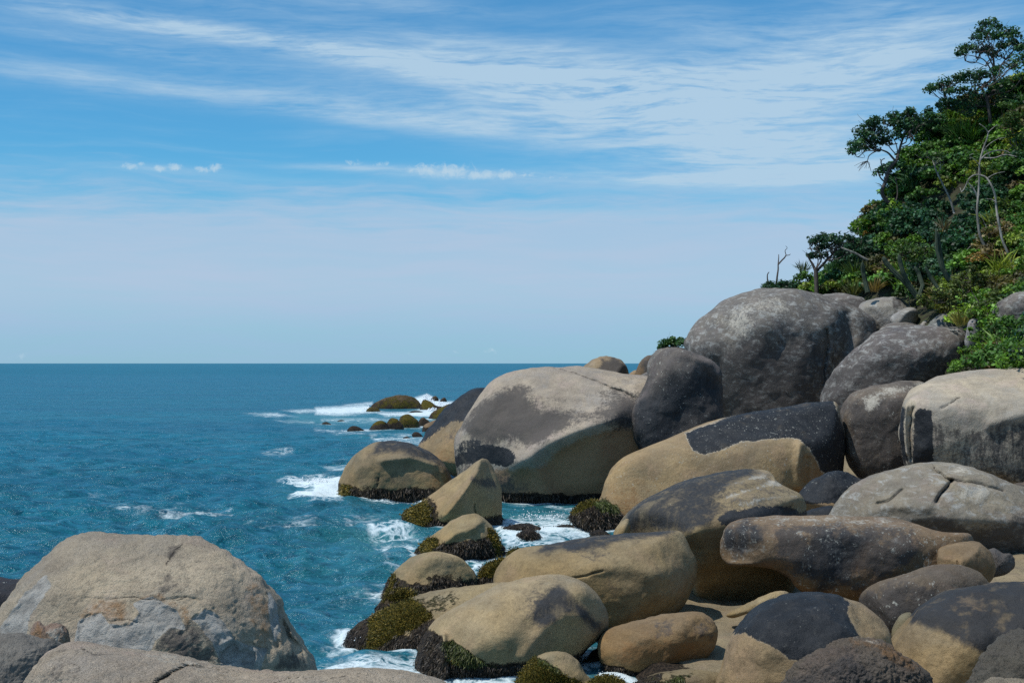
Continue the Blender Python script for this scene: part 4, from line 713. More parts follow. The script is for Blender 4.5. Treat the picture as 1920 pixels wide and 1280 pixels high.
# ------------------------------------------------------------------ sea
def sea_material():
    m, N = material("sea_water")
    geo = N.new('ShaderNodeNewGeometry'); pos = geo.outputs['Position']
    foam_a = N.attr('foam'); teal_a = N.attr('teal')
    sp = N.new('ShaderNodeSeparateXYZ'); N.l.new(pos, sp.inputs[0])
    far = N.ss(sp.outputs[1], 60.0, 900.0, kind='LINEAR')
    n_swell = N.noise(N.mapv(pos, (0.012, 0.05, 0.1)), 1.0, 5, 0.6)
    n_chop = N.noise(N.mapv(pos, (0.22, 0.55, 0.5), (0, 0, 0.15)), 1.0, 6, 0.62, 0.4)
    n_rip = N.noise(N.mapv(pos, (1.5, 3.2, 2.0), (0, 0, -0.12)), 1.0, 5, 0.62, 0.3)
    n_fine = N.noise(N.mapv(pos, (7, 11, 7)), 1.0, 3, 0.6)
    n_wide = N.noise(N.mapv(pos, (0.03, 0.035, 0.1)), 1.0, 3, 0.5)
    # water colour: greener inshore and where the bottom is shallow, deep blue offshore
    inshore = N.ss(sp.outputs[1], 130.0, 26.0)
    deep = N.mix(far, (0.005, 0.140, 0.196), (0.005, 0.160, 0.232))
    c = N.mix(N.mul(inshore, N.ss(n_wide, 0.25, 0.65)), deep, (0.012, 0.100, 0.110))
    n_m2 = N.noise(N.mapv(pos, (0.55, 0.95, 0.7), (0, 0, 0.1)), 1.0, 5, 0.66, 0.5)
    n_f2 = N.noise(N.mapv(pos, (0.10, 0.16, 0.2), (0, 0, 0.1)), 1.0, 5, 0.68, 0.5)
    n_f3 = N.noise(N.mapv(pos, (0.022, 0.030, 0.2), (0, 0, 0.1)), 1.0, 7, 0.70, 0.5)
    c = N.mix(N.mul(N.ss(n_f3, 0.50, 0.60), 0.30), c, (0.005, 0.092, 0.155))  # wave shading painted into the colour from here: dark troughs, light facets
    c = N.mix(N.mul(N.ss(n_f2, 0.50, 0.60), 0.50), c, (0.005, 0.085, 0.130))
    c = N.mix(N.mul(N.ss(n_f2, 0.47, 0.38), 0.35), c, (0.020, 0.200, 0.290))
    c = N.mix(N.mul(N.ss(n_m2, 0.52, 0.64), 0.65), c, (0.006, 0.052, 0.075))
    c = N.mix(N.mul(N.ss(n_m2, 0.46, 0.36), 0.50), c, (0.035, 0.180, 0.270))
    c = N.mix(N.mul(N.ss(n_chop, 0.48, 0.66), 0.35), c, (0.006, 0.070, 0.085))
    c = N.mix(N.mul(N.ss(n_rip, 0.48, 0.62), 0.60), c, (0.005, 0.052, 0.085))
    c = N.mix(N.mul(N.ss(n_rip, 0.46, 0.34), 0.40), c, (0.030, 0.165, 0.270))
    c = N.mix(N.mul(N.ss(n_swell, 0.42, 0.62), 0.35), c, (0.005, 0.078, 0.140))
    teal = N.m('MULTIPLY', teal_a, N.add(0.35, N.mul(N.ss(n_chop, 0.3, 0.6), 0.65)), clamp=True)
    c = N.mix(N.mul(teal, 0.85), c, (0.055, 0.22, 0.245))
    b = N.new('ShaderNodeBump')
    N.l.new(N.add(N.add(N.mul(n_chop, 0.9), N.mul(n_m2, 0.9)), N.add(N.mul(n_rip, 0.36), N.mul(n_fine, 0.035))), b.inputs['Height'])
    b.inputs['Strength'].default_value = 0.85; b.inputs['Distance'].default_value = 0.5
    body = N.new('ShaderNodeBsdfDiffuse'); N.l.new(c, body.inputs[0]); N.l.new(b.outputs[0], body.inputs['Normal'])
    gl = N.new('ShaderNodeBsdfGlossy'); N.put(gl.inputs['Roughness'], N.add(0.20, N.mul(far, 0.10))); N.l.new(b.outputs[0], gl.inputs['Normal'])
    gl.inputs['Color'].default_value = (0.70, 0.88, 1.0, 1)
    fr = N.new('ShaderNodeFresnel'); fr.inputs['IOR'].default_value = 1.333; N.l.new(b.outputs[0], fr.inputs['Normal'])
    refl = N.m('MINIMUM', N.mul(fr.outputs[0], 0.80), N.sub(0.56, N.mul(far, 0.34)))
    mx = N.new('ShaderNodeMixShader'); N.l.new(refl, mx.inputs[0]); N.l.new(body.outputs[0], mx.inputs[1]); N.l.new(gl.outputs[0], mx.inputs[2])
    # foam: thick white wash, then lace that breaks up into threads
    wv = N.new('ShaderNodeTexNoise'); wv.inputs['Scale'].default_value = 0.9; wv.inputs['Detail'].default_value = 4; N.l.new(pos, wv.inputs['Vector'])
    sc1 = N.new('ShaderNodeVectorMath'); sc1.operation = 'SCALE'; N.l.new(wv.outputs['Color'], sc1.inputs[0]); sc1.inputs['Scale'].default_value = 1.6
    ad = N.new('ShaderNodeVectorMath'); ad.operation = 'ADD'; N.l.new(pos, ad.inputs[0]); N.l.new(sc1.outputs[0], ad.inputs[1])
    lace1 = N.voro(N.mapv(ad.outputs[0], (1.15, 1.15, 1.0)), 1.0, 'DISTANCE_TO_EDGE')
    lace2 = N.voro(N.mapv(ad.outputs[0], (3.6, 3.6, 1.0)), 1.0, 'DISTANCE_TO_EDGE')
    thread = N.m('MAXIMUM', N.ss(lace1, 0.16, 0.0), N.mul(N.ss(lace2, 0.20, 0.0), 0.8))
    fn = N.noise(pos, 1.1, 8, 0.68, 0.5); fn2 = N.noise(pos, 9.0, 5, 0.7)
    v = N.add(N.add(foam_a, N.mul(N.sub(fn, 0.5), 0.95)), N.mul(N.sub(fn2, 0.5), 0.35))
    solid = N.ss(v, 0.62, 0.86)
    lacy = N.mul(N.ss(v, 0.26, 0.66), thread)
    # scattered whitecaps on the open water
    wc1 = N.noise(N.mapv(pos, (0.30, 0.75, 0.4), (0, 0, 0.2), (40, 7, 0)), 1.0, 8, 0.72, 0.6)
    caps = N.ss(N.add(wc1, N.mul(N.sub(n_wide, 0.5), 0.10)), 0.715, 0.76)
    foam = N.m('MULTIPLY', N.m('MAXIMUM', N.m('MAXIMUM', solid, lacy), N.mul(caps, 0.75)), 1.0, clamp=True)
    fb = N.new('ShaderNodeBump'); fb.inputs['Distance'].default_value = 0.2; fb.inputs['Strength'].default_value = 0.6
    N.l.new(N.add(fn, N.mul(fn2, 0.4)), fb.inputs['Height'])
    fo = N.new('ShaderNodeBsdfDiffuse'); N.l.new(N.mix(fn2, (0.46, 0.62, 0.66), (0.80, 0.84, 0.86)), fo.inputs[0]); N.l.new(fb.outputs[0], fo.inputs['Normal'])
    mx2 = N.new('ShaderNodeMixShader'); N.l.new(foam, mx2.inputs[0]); N.l.new(mx.outputs[0], mx2.inputs[1]); N.l.new(fo.outputs[0], mx2.inputs[2])
    out = N.new('ShaderNodeOutputMaterial'); N.l.new(mx2.outputs[0], out.inputs[0])
    return m

offs = np.r_[0.10, 0.2, 0.4, 0.7, np.arange(1, 12, .8), np.arange(12, 640, 1.25), np.arange(642, 1700, 16)]
colp = np.r_[np.arange(-2200, -60, 22), np.arange(-60, 1260, 2.5), np.arange(1260, 3800, 24)]
DY = CAM_H * F / offs
CX = (colp - 960) / F
WX = DY[:, None] * CX[None, :]; WY = np.repeat(DY[:, None], len(colp), 1)
x, y = WX.ravel(), WY.ravel()
row_sp = np.r_[np.abs(np.diff(DY)), 1][:, None].repeat(len(colp), 1).ravel()
z = np.zeros_like(x); wr = np.random.default_rng(3)
for k in range(70):
    lam = 0.7 * (9 / 0.7) ** wr.random()
    th = math.radians(-90 + 14 + wr.normal() * 34)
    amp = 0.0135 * lam ** 0.45 * (0.6 + 0.8 * wr.random())
    ph = wr.random() * 6.283
    att = np.clip((lam / (2.4 * row_sp) - 0.45) / 1.8, 0, 1)
    arg = 2 * math.pi / lam * (x * math.cos(th) + y * math.sin(th)) + ph + 1.3 * np.sin(0.11 * x + 0.07 * y + k)
    z += amp * att * (np.exp(0.9 * np.sin(arg)) - 1.27)
shx = np.interp(y, [24, 34, 52, 64, 80, 130], [3, 3, 5, 6, 7, 8])
calm = np.clip((shx - x) / 9.0, 0.35, 1.0)
z *= calm
# where foam lies (places on the sea, found from the photo rows and columns)
wpx, wpy = to_px(np.stack([x, y, np.zeros_like(x)], -1))
foam = np.zeros_like(x); teal = np.zeros_like(x)
for (kind, poly, soft, k) in [
    ('f', [(590,763),(690,758),(702,774),(640,779),(590,777)], 4, .90), ('f', [(520,768),(600,764),(620,772),(560,776)], 3, .62), ('f', [(640,758),(700,752),(700,760),(650,762)], 3, .75),
    ('f', [(700,772),(760,772),(800,766),(830,770),(830,778),(790,782),(720,780)], 3, .92), ('f', [(768,748),(800,738),(830,752),(872,752),(900,768),(840,770),(790,770)], 4, 1.0),
    ('t', [(560,772),(700,776),(860,772),(900,790),(850,800),(740,800),(600,798),(540,790)], 7, 1.0), ('f', [(600,782),(700,780),(820,784),(820,792),(700,794),(600,792)], 6, .58),
    ('f', [(450,774),(520,772),(560,782),(500,782)], 4, .66), ('f', [(510,786),(590,786),(592,795),(530,794)], 4, .58), ('f', [(585,800),(650,805),(700,812),(780,812),(780,820),(660,816),(590,810)], 5, .60),
    ('f', [(690,814),(760,822),(830,818),(820,836),(750,832),(700,828)], 5, .62), ('t', [(600,800),(800,806),(800,832),(640,822)], 10, .45),
    ('f', [(519,898),(560,895),(592,890),(645,892),(642,936),(590,938),(540,934),(560,918),(585,912),(545,906)], 6, 1.0), ('t', [(500,890),(645,885),(645,940),(520,940)], 14, .5),
    ('f', [(480,842),(550,838),(560,852),(500,856)], 6, .50), ('f', [(160,920),(200,920),(210,935),(170,935)], 6, .46), ('f', [(600,866),(660,862),(660,890),(610,888)], 7, .50),
    ('f', [(180,940),(300,945),(440,950),(450,972),(330,980),(220,968)], 12, .52), ('f', [(440,975),(560,960),(640,965),(640,985),(500,1000)], 14, .42),
    ('f', [(640,962),(700,955),(760,965),(760,990),(680,1000),(640,990)], 14, .50), ('f', [(672,985),(700,980),(760,984),(800,998),(800,1012),(720,1012),(690,1010)], 12, .66), ('f', [(690,1012),(780,1012),(780,1034),(720,1034)], 9, .64),
    ('t', [(640,975),(800,970),(810,1040),(640,1045)], 22, .75), ('f', [(715,1040),(780,1045),(760,1075),(715,1065)], 8, .48), ('t', [(560,1000),(700,980),(760,1050),(700,1090),(580,1080)], 40, .30),
    ('f', [(920,975),(960,968),(1010,972),(1060,965),(1090,975),(1120,1000),(1090,1012),(1030,1008),(1000,1015),(950,1020),(930,1000)], 9, .86), ('t', [(920,950),(1120,945),(1150,1010),(930,1030)], 14, .7), ('f', [(940,1015),(1060,1005),(1110,1010),(960,1050),(945,1040)], 8, .72), ('f', [(1000,945),(1090,945),(1110,960),(1050,958)], 6, .62), ('f', [(1060,990),(1120,1000),(1150,1012),(1060,1012)], 6, .75),
    ('f', [(882,1058),(905,1052),(912,1070),(890,1075)], 4, 1.0), ('f', [(880,1040),(910,1048),(915,1080),(880,1075)], 6, .7),
    ('f', [(600,1240),(700,1232),(780,1230),(835,1250),(850,1300),(640,1300),(580,1262)], 10, .80), ('f', [(585,1210),(660,1190),(668,1225),(620,1245)], 12, .55), ('t', [(580,1235),(840,1228),(850,1300),(600,1300)], 18, .45),
    ('f', [(640,1180),(672,1175),(680,1200),(650,1215)], 8, .70), ('f', [(1120,1262),(1160,1255),(1220,1272),(1230,1300),(1110,1300)], 6, 1.05), ('f', [(620,1060),(700,1080),(680,1110),(630,1100)], 14, .34), ('f', [(560,1120),(660,1110),(650,1150),(570,1150)], 16, .34)]:
    mx_, my_ = np.mean([q[0] for q in poly]), np.mean([q[1] for q in poly])
    near = (np.abs(wpx - mx_) < 330) & (np.abs(wpy - my_) < 140)
    v = np.clip(0.5 + poly_sd(wpx[near], wpy[near], poly) / (2.6 * soft), 0, 1) * (k - 0.06 if kind == 'f' else k * .9)
    tgt = foam if kind == 'f' else teal
    tgt[near] = np.maximum(tgt[near], v)
if shore_pts:
    S = np.concatenate(shore_pts); kd = kdtree.KDTree(len(S))
    for i, q in enumerate(S): kd.insert((q[0], q[1], 0), i)
    kd.balance()
    cand = np.where((x > -26) & (x < 9) & (y > 20) & (y < 215) & (wpx > 250) & (wpx < 1300))[0]
    dd_ = np.array([kd.find((x[i], y[i], 0))[2] for i in cand])
    rngk = np.clip(0.35 + y[cand] / 220.0, 0.35, 1.2)
    foam[cand] = np.maximum(foam[cand], 0.74 * np.exp(-(dd_ / (0.7 * rngk)) ** 2))
    foam[cand] = np.maximum(foam[cand], 0.34 * np.exp(-(dd_ / (2.6 * rngk)) ** 2))
    teal[cand] = np.maximum(teal[cand], 0.35 * np.exp(-(dd_ / (4 * rngk)) ** 2))
fz = fbm(np.stack([x, y, z * 0], -1) * 0.9, 3, 44)
z += np.clip(foam - 0.6, 0, 1) * (0.14 + 0.22 * fz) * np.clip(60 / (row_sp * 30 + 30), 0, 1.5)
nr, nc = WX.shape
idx = np.arange(nr * nc).reshape(nr, nc)
quads = np.stack([idx[:-1, :-1].ravel(), idx[1:, :-1].ravel(), idx[1:, 1:].ravel(), idx[:-1, 1:].ravel()], -1)
me = make_mesh("sea", np.stack([x, y, z], -1), quads)
set_float(me, 'foam', foam); set_float(me, 'teal', teal)
o = link("sea", me, sea_material()); tag(o, "blue-green sea with foam washing round the rocks", kind='structure')

# ------------------------------------------------------------------ hillside
HC = np.array([(1850,690,59),(1920,690,57),(1780,700,61),(1850,600,67),(1920,600,64),(1700,560,82),(1600,550,91),(1500,545,98),(1440,540,101),(1850,500,76),(1920,500,72),(1700,450,92),(1600,430,102),
               (1850,400,84),(1920,400,80),(1700,330,101),(1850,300,91),(1920,300,87),(1750,220,106),(1850,200,98),(1920,200,95),(1800,120,108),(1920,100,102),(2300,400,66),(2300,100,84)], float)
def _basis(px, py):
    u = (px - 1800) / 200; v = (py - 400) / 200
    return np.stack([np.ones_like(u), u, v, u * v, v * v], -1)
_coef = np.linalg.lstsq(_basis(HC[:, 0], HC[:, 1]), HC[:, 2], rcond=None)[0]
def hillD(px, py):
    return np.clip(_basis(np.minimum(np.asarray(px, float), 1960), np.maximum(np.asarray(py, float), -40)) @ _coef, 50, 125)
SIL = np.array([(1380,575),(1420,562),(1480,552),(1520,528),(1560,500),(1600,452),(1640,392),(1665,340),(1700,290),(1740,235),(1780,200),(1830,180),(1880,168),(1920,150),(2100,110),(2600,20)], float)
BOT = np.array([(1380,585),(1540,590),(1600,600),(1720,640),(1780,700),(1840,720),(1920,720),(2600,760)], float)
hp = np.linspace(1380, 2600, 120); tt = np.linspace(0, 1, 60)
sil = np.interp(hp, SIL[:, 0], SIL[:, 1]) + 16; bot = np.interp(hp, BOT[:, 0], BOT[:, 1])
PY = bot[None] + (sil - bot)[None] * tt[:, None]; PX = np.repeat(hp[None], 60, 0)
Dh = hillD(PX, PY) + 1.2
V = P(PX, PY, Dh)
top = V[-1]; back = []
for s_ in (3, 8, 15, 25, 40, 60):
    q = top.copy(); q[:, 0] += 0.5 * s_; q[:, 1] += s_; q[:, 2] += 0.10 * s_ - 0.008 * s_ * s_; back.append(q)
front = []
for s_ in (8, 3.5):
    q = V[0].copy(); q[:, 1] -= s_ * 0.2; q[:, 2] -= s_ * 0.5; front.append(q)
V = np.concatenate([np.array(front), V, np.array(back)])
shp = V.shape[:2]; V = V.reshape(-1, 3)
V[:, 2] += 0.35 * fbm(V * 0.3, 3, 61)
idx = np.arange(shp[0] * shp[1]).reshape(shp)
quads = np.stack([idx[:-1, :-1].ravel(), idx[:-1, 1:].ravel(), idx[1:, 1:].ravel(), idx[1:, :-1].ravel()], -1)
me = make_mesh("hillside", V, quads)
mh, N = material("hillside_soil")
geo = N.new('ShaderNodeNewGeometry'); n1 = N.noise(geo.outputs['Position'], 1.4, 7, 0.65)
bs = N.new('ShaderNodeBsdfPrincipled'); N.l.new(N.mix(N.ss(n1, 0.4, 0.65), (0.030, 0.028, 0.014), (0.045, 0.060, 0.018)), bs.inputs['Base Color']); bs.inputs['Roughness'].default_value = 0.95
bb = N.new('ShaderNodeBump'); bb.inputs['Distance'].default_value = 0.4; N.l.new(n1, bb.inputs['Height']); N.l.new(bb.outputs[0], bs.inputs['Normal'])
out = N.new('ShaderNodeOutputMaterial'); N.l.new(bs.outputs[0], out.inputs[0])
o = link("hillside", me, mh); tag(o, "steep overgrown slope behind the boulders", kind='structure')
# ------------------------------------------------------------------ plants
def leaf_material():
    m, N = material("leaves")
    col = N.attr('leafcol', 'Color')
    bs = N.new('ShaderNodeBsdfPrincipled'); N.l.new(col, bs.inputs['Base Color']); bs.inputs['Roughness'].default_value = 0.5
    bs.inputs['Specular IOR Level'].default_value = 0.35
    tr = N.new('ShaderNodeBsdfTranslucent'); N.l.new(N.mix(1.0, col, (1.15, 1.25, 0.5), 'MULTIPLY'), tr.inputs[0])
    mx = N.new('ShaderNodeMixShader'); mx.inputs[0].default_value = 0.28
    N.l.new(bs.outputs[0], mx.inputs[1]); N.l.new(tr.outputs[0], mx.inputs[2])
    out = N.new('ShaderNodeOutputMaterial'); N.l.new(mx.outputs[0], out.inputs[0])
    return m
def bark_material(name, a, b):
    m, N = material(name)
    geo = N.new('ShaderNodeNewGeometry'); n = N.noise(N.mapv(geo.outputs['Position'], (6, 6, 1.5)), 1.0, 6, 0.65)
    bs = N.new('ShaderNodeBsdfPrincipled'); N.l.new(N.mix(N.ss(n, 0.35, 0.65), a, b), bs.inputs['Base Color']); bs.inputs['Roughness'].default_value = 0.9
    bb = N.new('ShaderNodeBump'); bb.inputs['Distance'].default_value = 0.05; N.l.new(n, bb.inputs['Height']); N.l.new(bb.outputs[0], bs.inputs['Normal'])
    out = N.new('ShaderNodeOutputMaterial'); N.l.new(bs.outputs[0], out.inputs[0])
    return m
M_LEAF = leaf_material()
M_BARK = bark_material("dark_bark", (.045, .034, .028), (.10, .08, .068))
M_PALE = bark_material("bleached_bark", (.13, .12, .10), (.33, .31, .27))
M_CACT = bark_material("cactus_skin", (.022, .040, .024), (.050, .070, .042))
vr = np.random.default_rng(11)

class Leaves:
    def __init__(s): s.V = []; s.C = []
    def clump(s, centers, size, n, col, leaf, flat=0.6, var=0.35, up=0.55, long=1.0):
        """n leaves round each centre; size = clump radius (m)"""
        centers = np.asarray(centers, float); k = len(centers)
        if k == 0: return
        d = vr.normal(size=(k, n, 3)); d /= np.linalg.norm(d, axis=2)[..., None]
        rr = (0.45 + 0.55 * vr.random((k, n, 1)) ** 0.5)
        sz = np.asarray(size, float); sz = sz.reshape(-1, 1, 1) if sz.ndim else sz
        pos = centers[:, None, :] + d * rr * sz * np.array([1, 1, flat])
        nrm = d * (1 - up) + np.array([0, 0, up]) + vr.normal(size=d.shape) * 0.45
        s.leaves(pos.reshape(-1, 3), nrm.reshape(-1, 3), np.repeat(np.asarray(col, float).reshape(-1, 3) if np.ndim(col) > 1 else np.tile(col, (k, 1)), n, 0), leaf, var, long)
    def leaves(s, pos, nrm, col, leaf, var=0.35, long=1.0):
        n = len(pos); nrm = nrm / (np.linalg.norm(nrm, axis=1)[:, None] + 1e-9)
        t = np.cross(nrm, vr.normal(size=(n, 3))); t /= np.linalg.norm(t, axis=1)[:, None] + 1e-9
        b = np.cross(nrm, t); L = (leaf * (0.65 + 0.7 * vr.random(n)))[:, None]
        v0 = pos - t * L * 0.5 * long; v1 = pos + b * L * 0.32; v2 = pos + t * L * 0.5 * long; v3 = pos - b * L * 0.32
        s.V.append(np.stack([v0, v1, v2, v3], 1).reshape(-1, 3))
        c = col * (1 + var * vr.normal(size=(n, 1))).clip(0.35, 1.9)
        s.C.append(np.repeat(c, 4, 0))
    def blades(s, base, tip, w, col):
        n = len(base); w = np.asarray(w, float); d = tip - base
        sd = np.cross(d, vr.normal(size=(n, 3))); sd /= np.linalg.norm(sd, axis=1)[:, None] + 1e-9
        mid = base + d * 0.55 + np.array([0, 0, 1]) * np.linalg.norm(d, axis=1)[:, None] * 0.10
        s.V.append(np.stack([base, mid + sd * w * 0.5, tip, mid - sd * w * 0.5], 1).reshape(-1, 3)); s.C.append(np.repeat(col, 4, 0))
    def mesh(s, name):
        V = np.concatenate(s.V); C = np.concatenate(s.C)
        q = np.arange(len(V)).reshape(-1, 4)
        me = make_mesh(name, V, q, smooth=False); set_col(me, 'leafcol', C.clip(0, 1)); return me

def tubes(name, runs, sides=7):
    """runs: list of (points (n,3), radii (n,)) -> one mesh of tapered limbs"""
    V = []; Q = []; T = []; off = 0
    for pts, r in runs:
        pts = np.asarray(pts, float); r = np.asarray(r, float); n = len(pts)
        if n >= 3:                               # smooth the line
            tt_ = np.arange(n); ts = np.linspace(0, n - 1, (n - 1) * 4 + 1)
            i = np.clip(ts.astype(int), 0, n - 2); f = (ts - i)[:, None]
            p0, p1, p2, p3 = pts[np.clip(i - 1, 0, n - 1)], pts[i], pts[i + 1], pts[np.clip(i + 2, 0, n - 1)]
            pts = 0.5 * (2 * p1 + (p2 - p0) * f + (2 * p0 - 5 * p1 + 4 * p2 - p3) * f * f + (3 * p1 - p0 - 3 * p2 + p3) * f ** 3)
            r = np.interp(ts, tt_, r); n = len(pts)
        tan = np.gradient(pts, axis=0); tan /= np.linalg.norm(tan, axis=1)[:, None] + 1e-9
        a = np.cross(tan, [0.0, 1.0, 0.05]); a /= np.linalg.norm(a, axis=1)[:, None] + 1e-9; b = np.cross(tan, a)
        th = np.linspace(0, 2 * math.pi, sides, endpoint=False)
        ring = pts[:, None] + r[:, None, None] * (a[:, None] * np.cos(th)[None, :, None] + b[:, None] * np.sin(th)[None, :, None])
        V.append(ring.reshape(-1, 3)); ii = off + np.arange(n * sides).reshape(n, sides)
        nx = np.roll(ii, -1, 1)
        Q.append(np.stack([ii[:-1].ravel(), nx[:-1].ravel(), nx[1:].ravel(), ii[1:].ravel()], -1))
        for e in (0, -1):
            V.append(pts[e:e + 1] if e == 0 else pts[-1:]); apex = off + n * sides + (0 if e == 0 else 1)
            rr = ii[e]; T.append(np.stack([rr, np.roll(rr, -1), np.full(sides, apex)], -1))
        off += n * sides + 2
    return make_mesh(name, np.concatenate(V), np.concatenate(Q), np.concatenate(T))

def px_line(line, D, w0, w1, dj=0.25):
    """a limb seen along these photo points at distance D, w0..w1 thick in photo pixels"""
    l = np.array(line, float); n = len(l)
    Dn = D + np.cumsum(vr.normal(size=n)) * dj
    p = P(l[:, 0], l[:, 1], Dn); r = np.linspace(w0, w1, n) / F * D * 0.5
    return p, r

def twig_run(a, b, r0, r1, n=5, wob=0.10):
    t = np.linspace(0, 1, n)[:, None]; L = np.linalg.norm(b - a)
    p = a + (b - a) * t + np.array([0, 0, -1]) * (np.sin(t * math.pi) * L * 0.06)
    p[1:-1] += vr.normal(size=(n - 2, 3)) * wob * L
    return p, np.linspace(r0, r1, n)

DK = (.032, .092, .038); MD = (.066, .150, .028); YG = (.165, .22, .034); BR = (.110, .215, .030); OL = (.085, .085, .030); BL = (.030, .085, .042); DRY = (.22, .17, .07)

def crown_blobs(L, blobs, D, col, leaf, thick=0.8, cs=0.42, dens=1.0, n=22, flat=0.55, spread=None):
    """foliage pads at these photo places; returns the pads' middle points"""
    mids = []
    for (bx, by, rx, ry) in blobs:
        Db = D + vr.normal() * (spread if spread is not None else 0.6)
        c = P(bx, by, Db); sx = rx / F * D; sz = ry / F * D; sy = max(sx, sz) * thick
        k = int(max(5, dens * (sx * sz) / (cs * cs) * 3.0))
        d = vr.normal(size=(k, 3)); d /= np.linalg.norm(d, axis=1)[:, None]
        d *= (vr.random((k, 1)) ** 0.30)
        q = c + d * np.array([sx, sy, sz]); cc = np.array(col) * (1 + 0.22 * vr.normal(size=(k, 1)))
        yel = vr.random((k, 1)) < 0.10
        cc = np.where(yel, cc * np.array([1.7, 1.35, 1.0]), cc)
        L.clump(q, cs * (0.6 + 0.8 * vr.random(k)), int(n * 1.5), cc, leaf, flat)
        mids.append(c)
    return mids

def tree(name, label, trunk_runs, blobs, D, col=DK, leaf=.20, bark=None, twigs_from=None, cs=.40, dens=1.0, n=22, extra=None, cat="tree", group=None, rlimb=.06, spread=None):
    base = trunk_runs[0][0][0] if trunk_runs else P(blobs[0][0], blobs[0][1], D)
    e = empty(name, tuple(float(v) for v in base)); tag(e, label, cat, group)
    runs = list(trunk_runs)
    L = Leaves()
    mids = crown_blobs(L, blobs, D, col, leaf, cs=cs, dens=dens, n=n, spread=spread) if blobs else []
    anchors = [np.array(v) for pts, r in (twigs_from or trunk_runs) for v in np.asarray(pts)[1:]]
    if anchors:
        A = np.array(anchors)
        for m_ in mids:
            cand = A[np.argsort(np.linalg.norm(A - m_, axis=1))[:3]]; a = cand[np.argmin(cand[:, 2])]
            run = twig_run(a, m_, rlimb, rlimb * 0.45); runs.append(run)
            for q in range(5):
                st_ = run[0][vr.integers(2, 5)]; en = m_ + vr.normal(size=3) * np.array([.45, .4, .25])
                runs.append(twig_run(st_, en, rlimb * 0.4, rlimb * 0.15, 4))
    if runs: link('trunk', tubes('trunk', runs), bark or M_BARK, e)
    if blobs: link('crown', L.mesh('crown'), M_LEAF, e)
    if extra: extra(e)
    return e

# -- the umbrella tree on the skyline
D1 = 95
t_main = px_line([(1674,442),(1673,405),(1671,386),(1658,372),(1654,358),(1660,342),(1665,324),(1671,312)], D1, 8, 7, .1)
t_up = px_line([(1671,312),(1680,302),(1684,290),(1689,272),(1694,258),(1700,248)], D1, 7, 2.5, .15)
t_l = px_line([(1680,303),(1672,294),(1664,286),(1652,281),(1642,278),(1632,270)], D1, 4.5, 1.6)
t_tw = px_line([(1647,282),(1636,287),(1629,293),(1626,302),(1618,308)], D1, 2.4, 1.1)
stub1 = px_line([(1665,332),(1658,322),(1654,312),(1652,302),(1659,297)], D1, 3.6, 1.5, .1)
stub2 = px_line([(1662,343),(1654,337),(1649,330),(1645,320)], D1, 3.6, 1.6, .1)
stub3 = px_line([(1653,304),(1650,298)], D1, 1.6, 1.2, .1)
stub4 = px_line([(1666,318),(1661,313),(1658,310)], D1, 2.2, 1.6, .1)
side = px_line([(1674,386),(1682,370),(1682,350),(1678,330)], D1, 3, 1.4)
r2_ = px_line([(1688,275),(1697,274),(1705,270),(1712,258)], D1, 2.2, 1.2)
r3_ = px_line([(1683,293),(1672,281),(1662,268),(1655,258)], D1, 2.4, 1.2)
r4_ = px_line([(1684,290),(1680,270),(1672,255)], D1, 2.4, 1.2)
fan = []
for a_ in vr.uniform(-2.9, -0.9, 13):
    fx_, fy_ = 1626, 302; L_ = 12 + 14 * vr.random()
    fan.append(px_line([(fx_, fy_), (fx_ + math.cos(a_) * L_ * .5 + vr.normal() * 1.5, fy_ - math.sin(a_) * L_ * .42), (fx_ + math.cos(a_) * L_, fy_ - math.sin(a_) * L_ * .85 + 3)], D1, 1.0, .5, .3))
tree('umbrella_tree', "tall leaning umbrella-crowned tree on the skyline with dead drooping twigs on its seaward side",
     [t_main, t_up, t_l, t_tw, stub1, stub2, stub3, stub4, side, r2_, r3_, r4_] + fan,
     [(1604,272,11,12),(1612,262,14,11),(1601,283,8,6),(1618,246,14,9),(1630,230,15,11),(1642,224,14,8),(1634,250,16,11),(1622,272,12,8),(1640,268,13,8),(1648,240,13,10),(1655,256,13,9),(1668,226,13,11),(1680,220,14,10),(1690,226,15,11),(1676,240,15,10),(1696,240,14,9),(1705,214,10,9),(1688,252,12,6),(1708,232,12,10),(1718,226,10,9),(1662,262,10,6),(1712,246,8,6),(1704,206,5,5)],
     D1, DK, .20, twigs_from=[t_up, t_l, r2_, r3_, r4_], cs=.36, dens=1.9, rlimb=.045)
D2 = 99
tree('slender_tree', "slender small-crowned tree just right of the umbrella tree", [px_line([(1745,285),(1742,255),(1738,238),(1740,224)], D2, 3, 1.8), px_line([(1718,288),(1714,268),(1711,250)], D2, 2.4, 1.2)],
     [(1738,208,8,7),(1730,222,10,7),(1745,216,9,7),(1752,224,9,7),(1757,230,6,5),(1724,230,7,6),(1768,222,6,5),(1737,230,8,5)], D2, DK, .20, cs=.34, dens=1.1, rlimb=.035)
D3 = 98
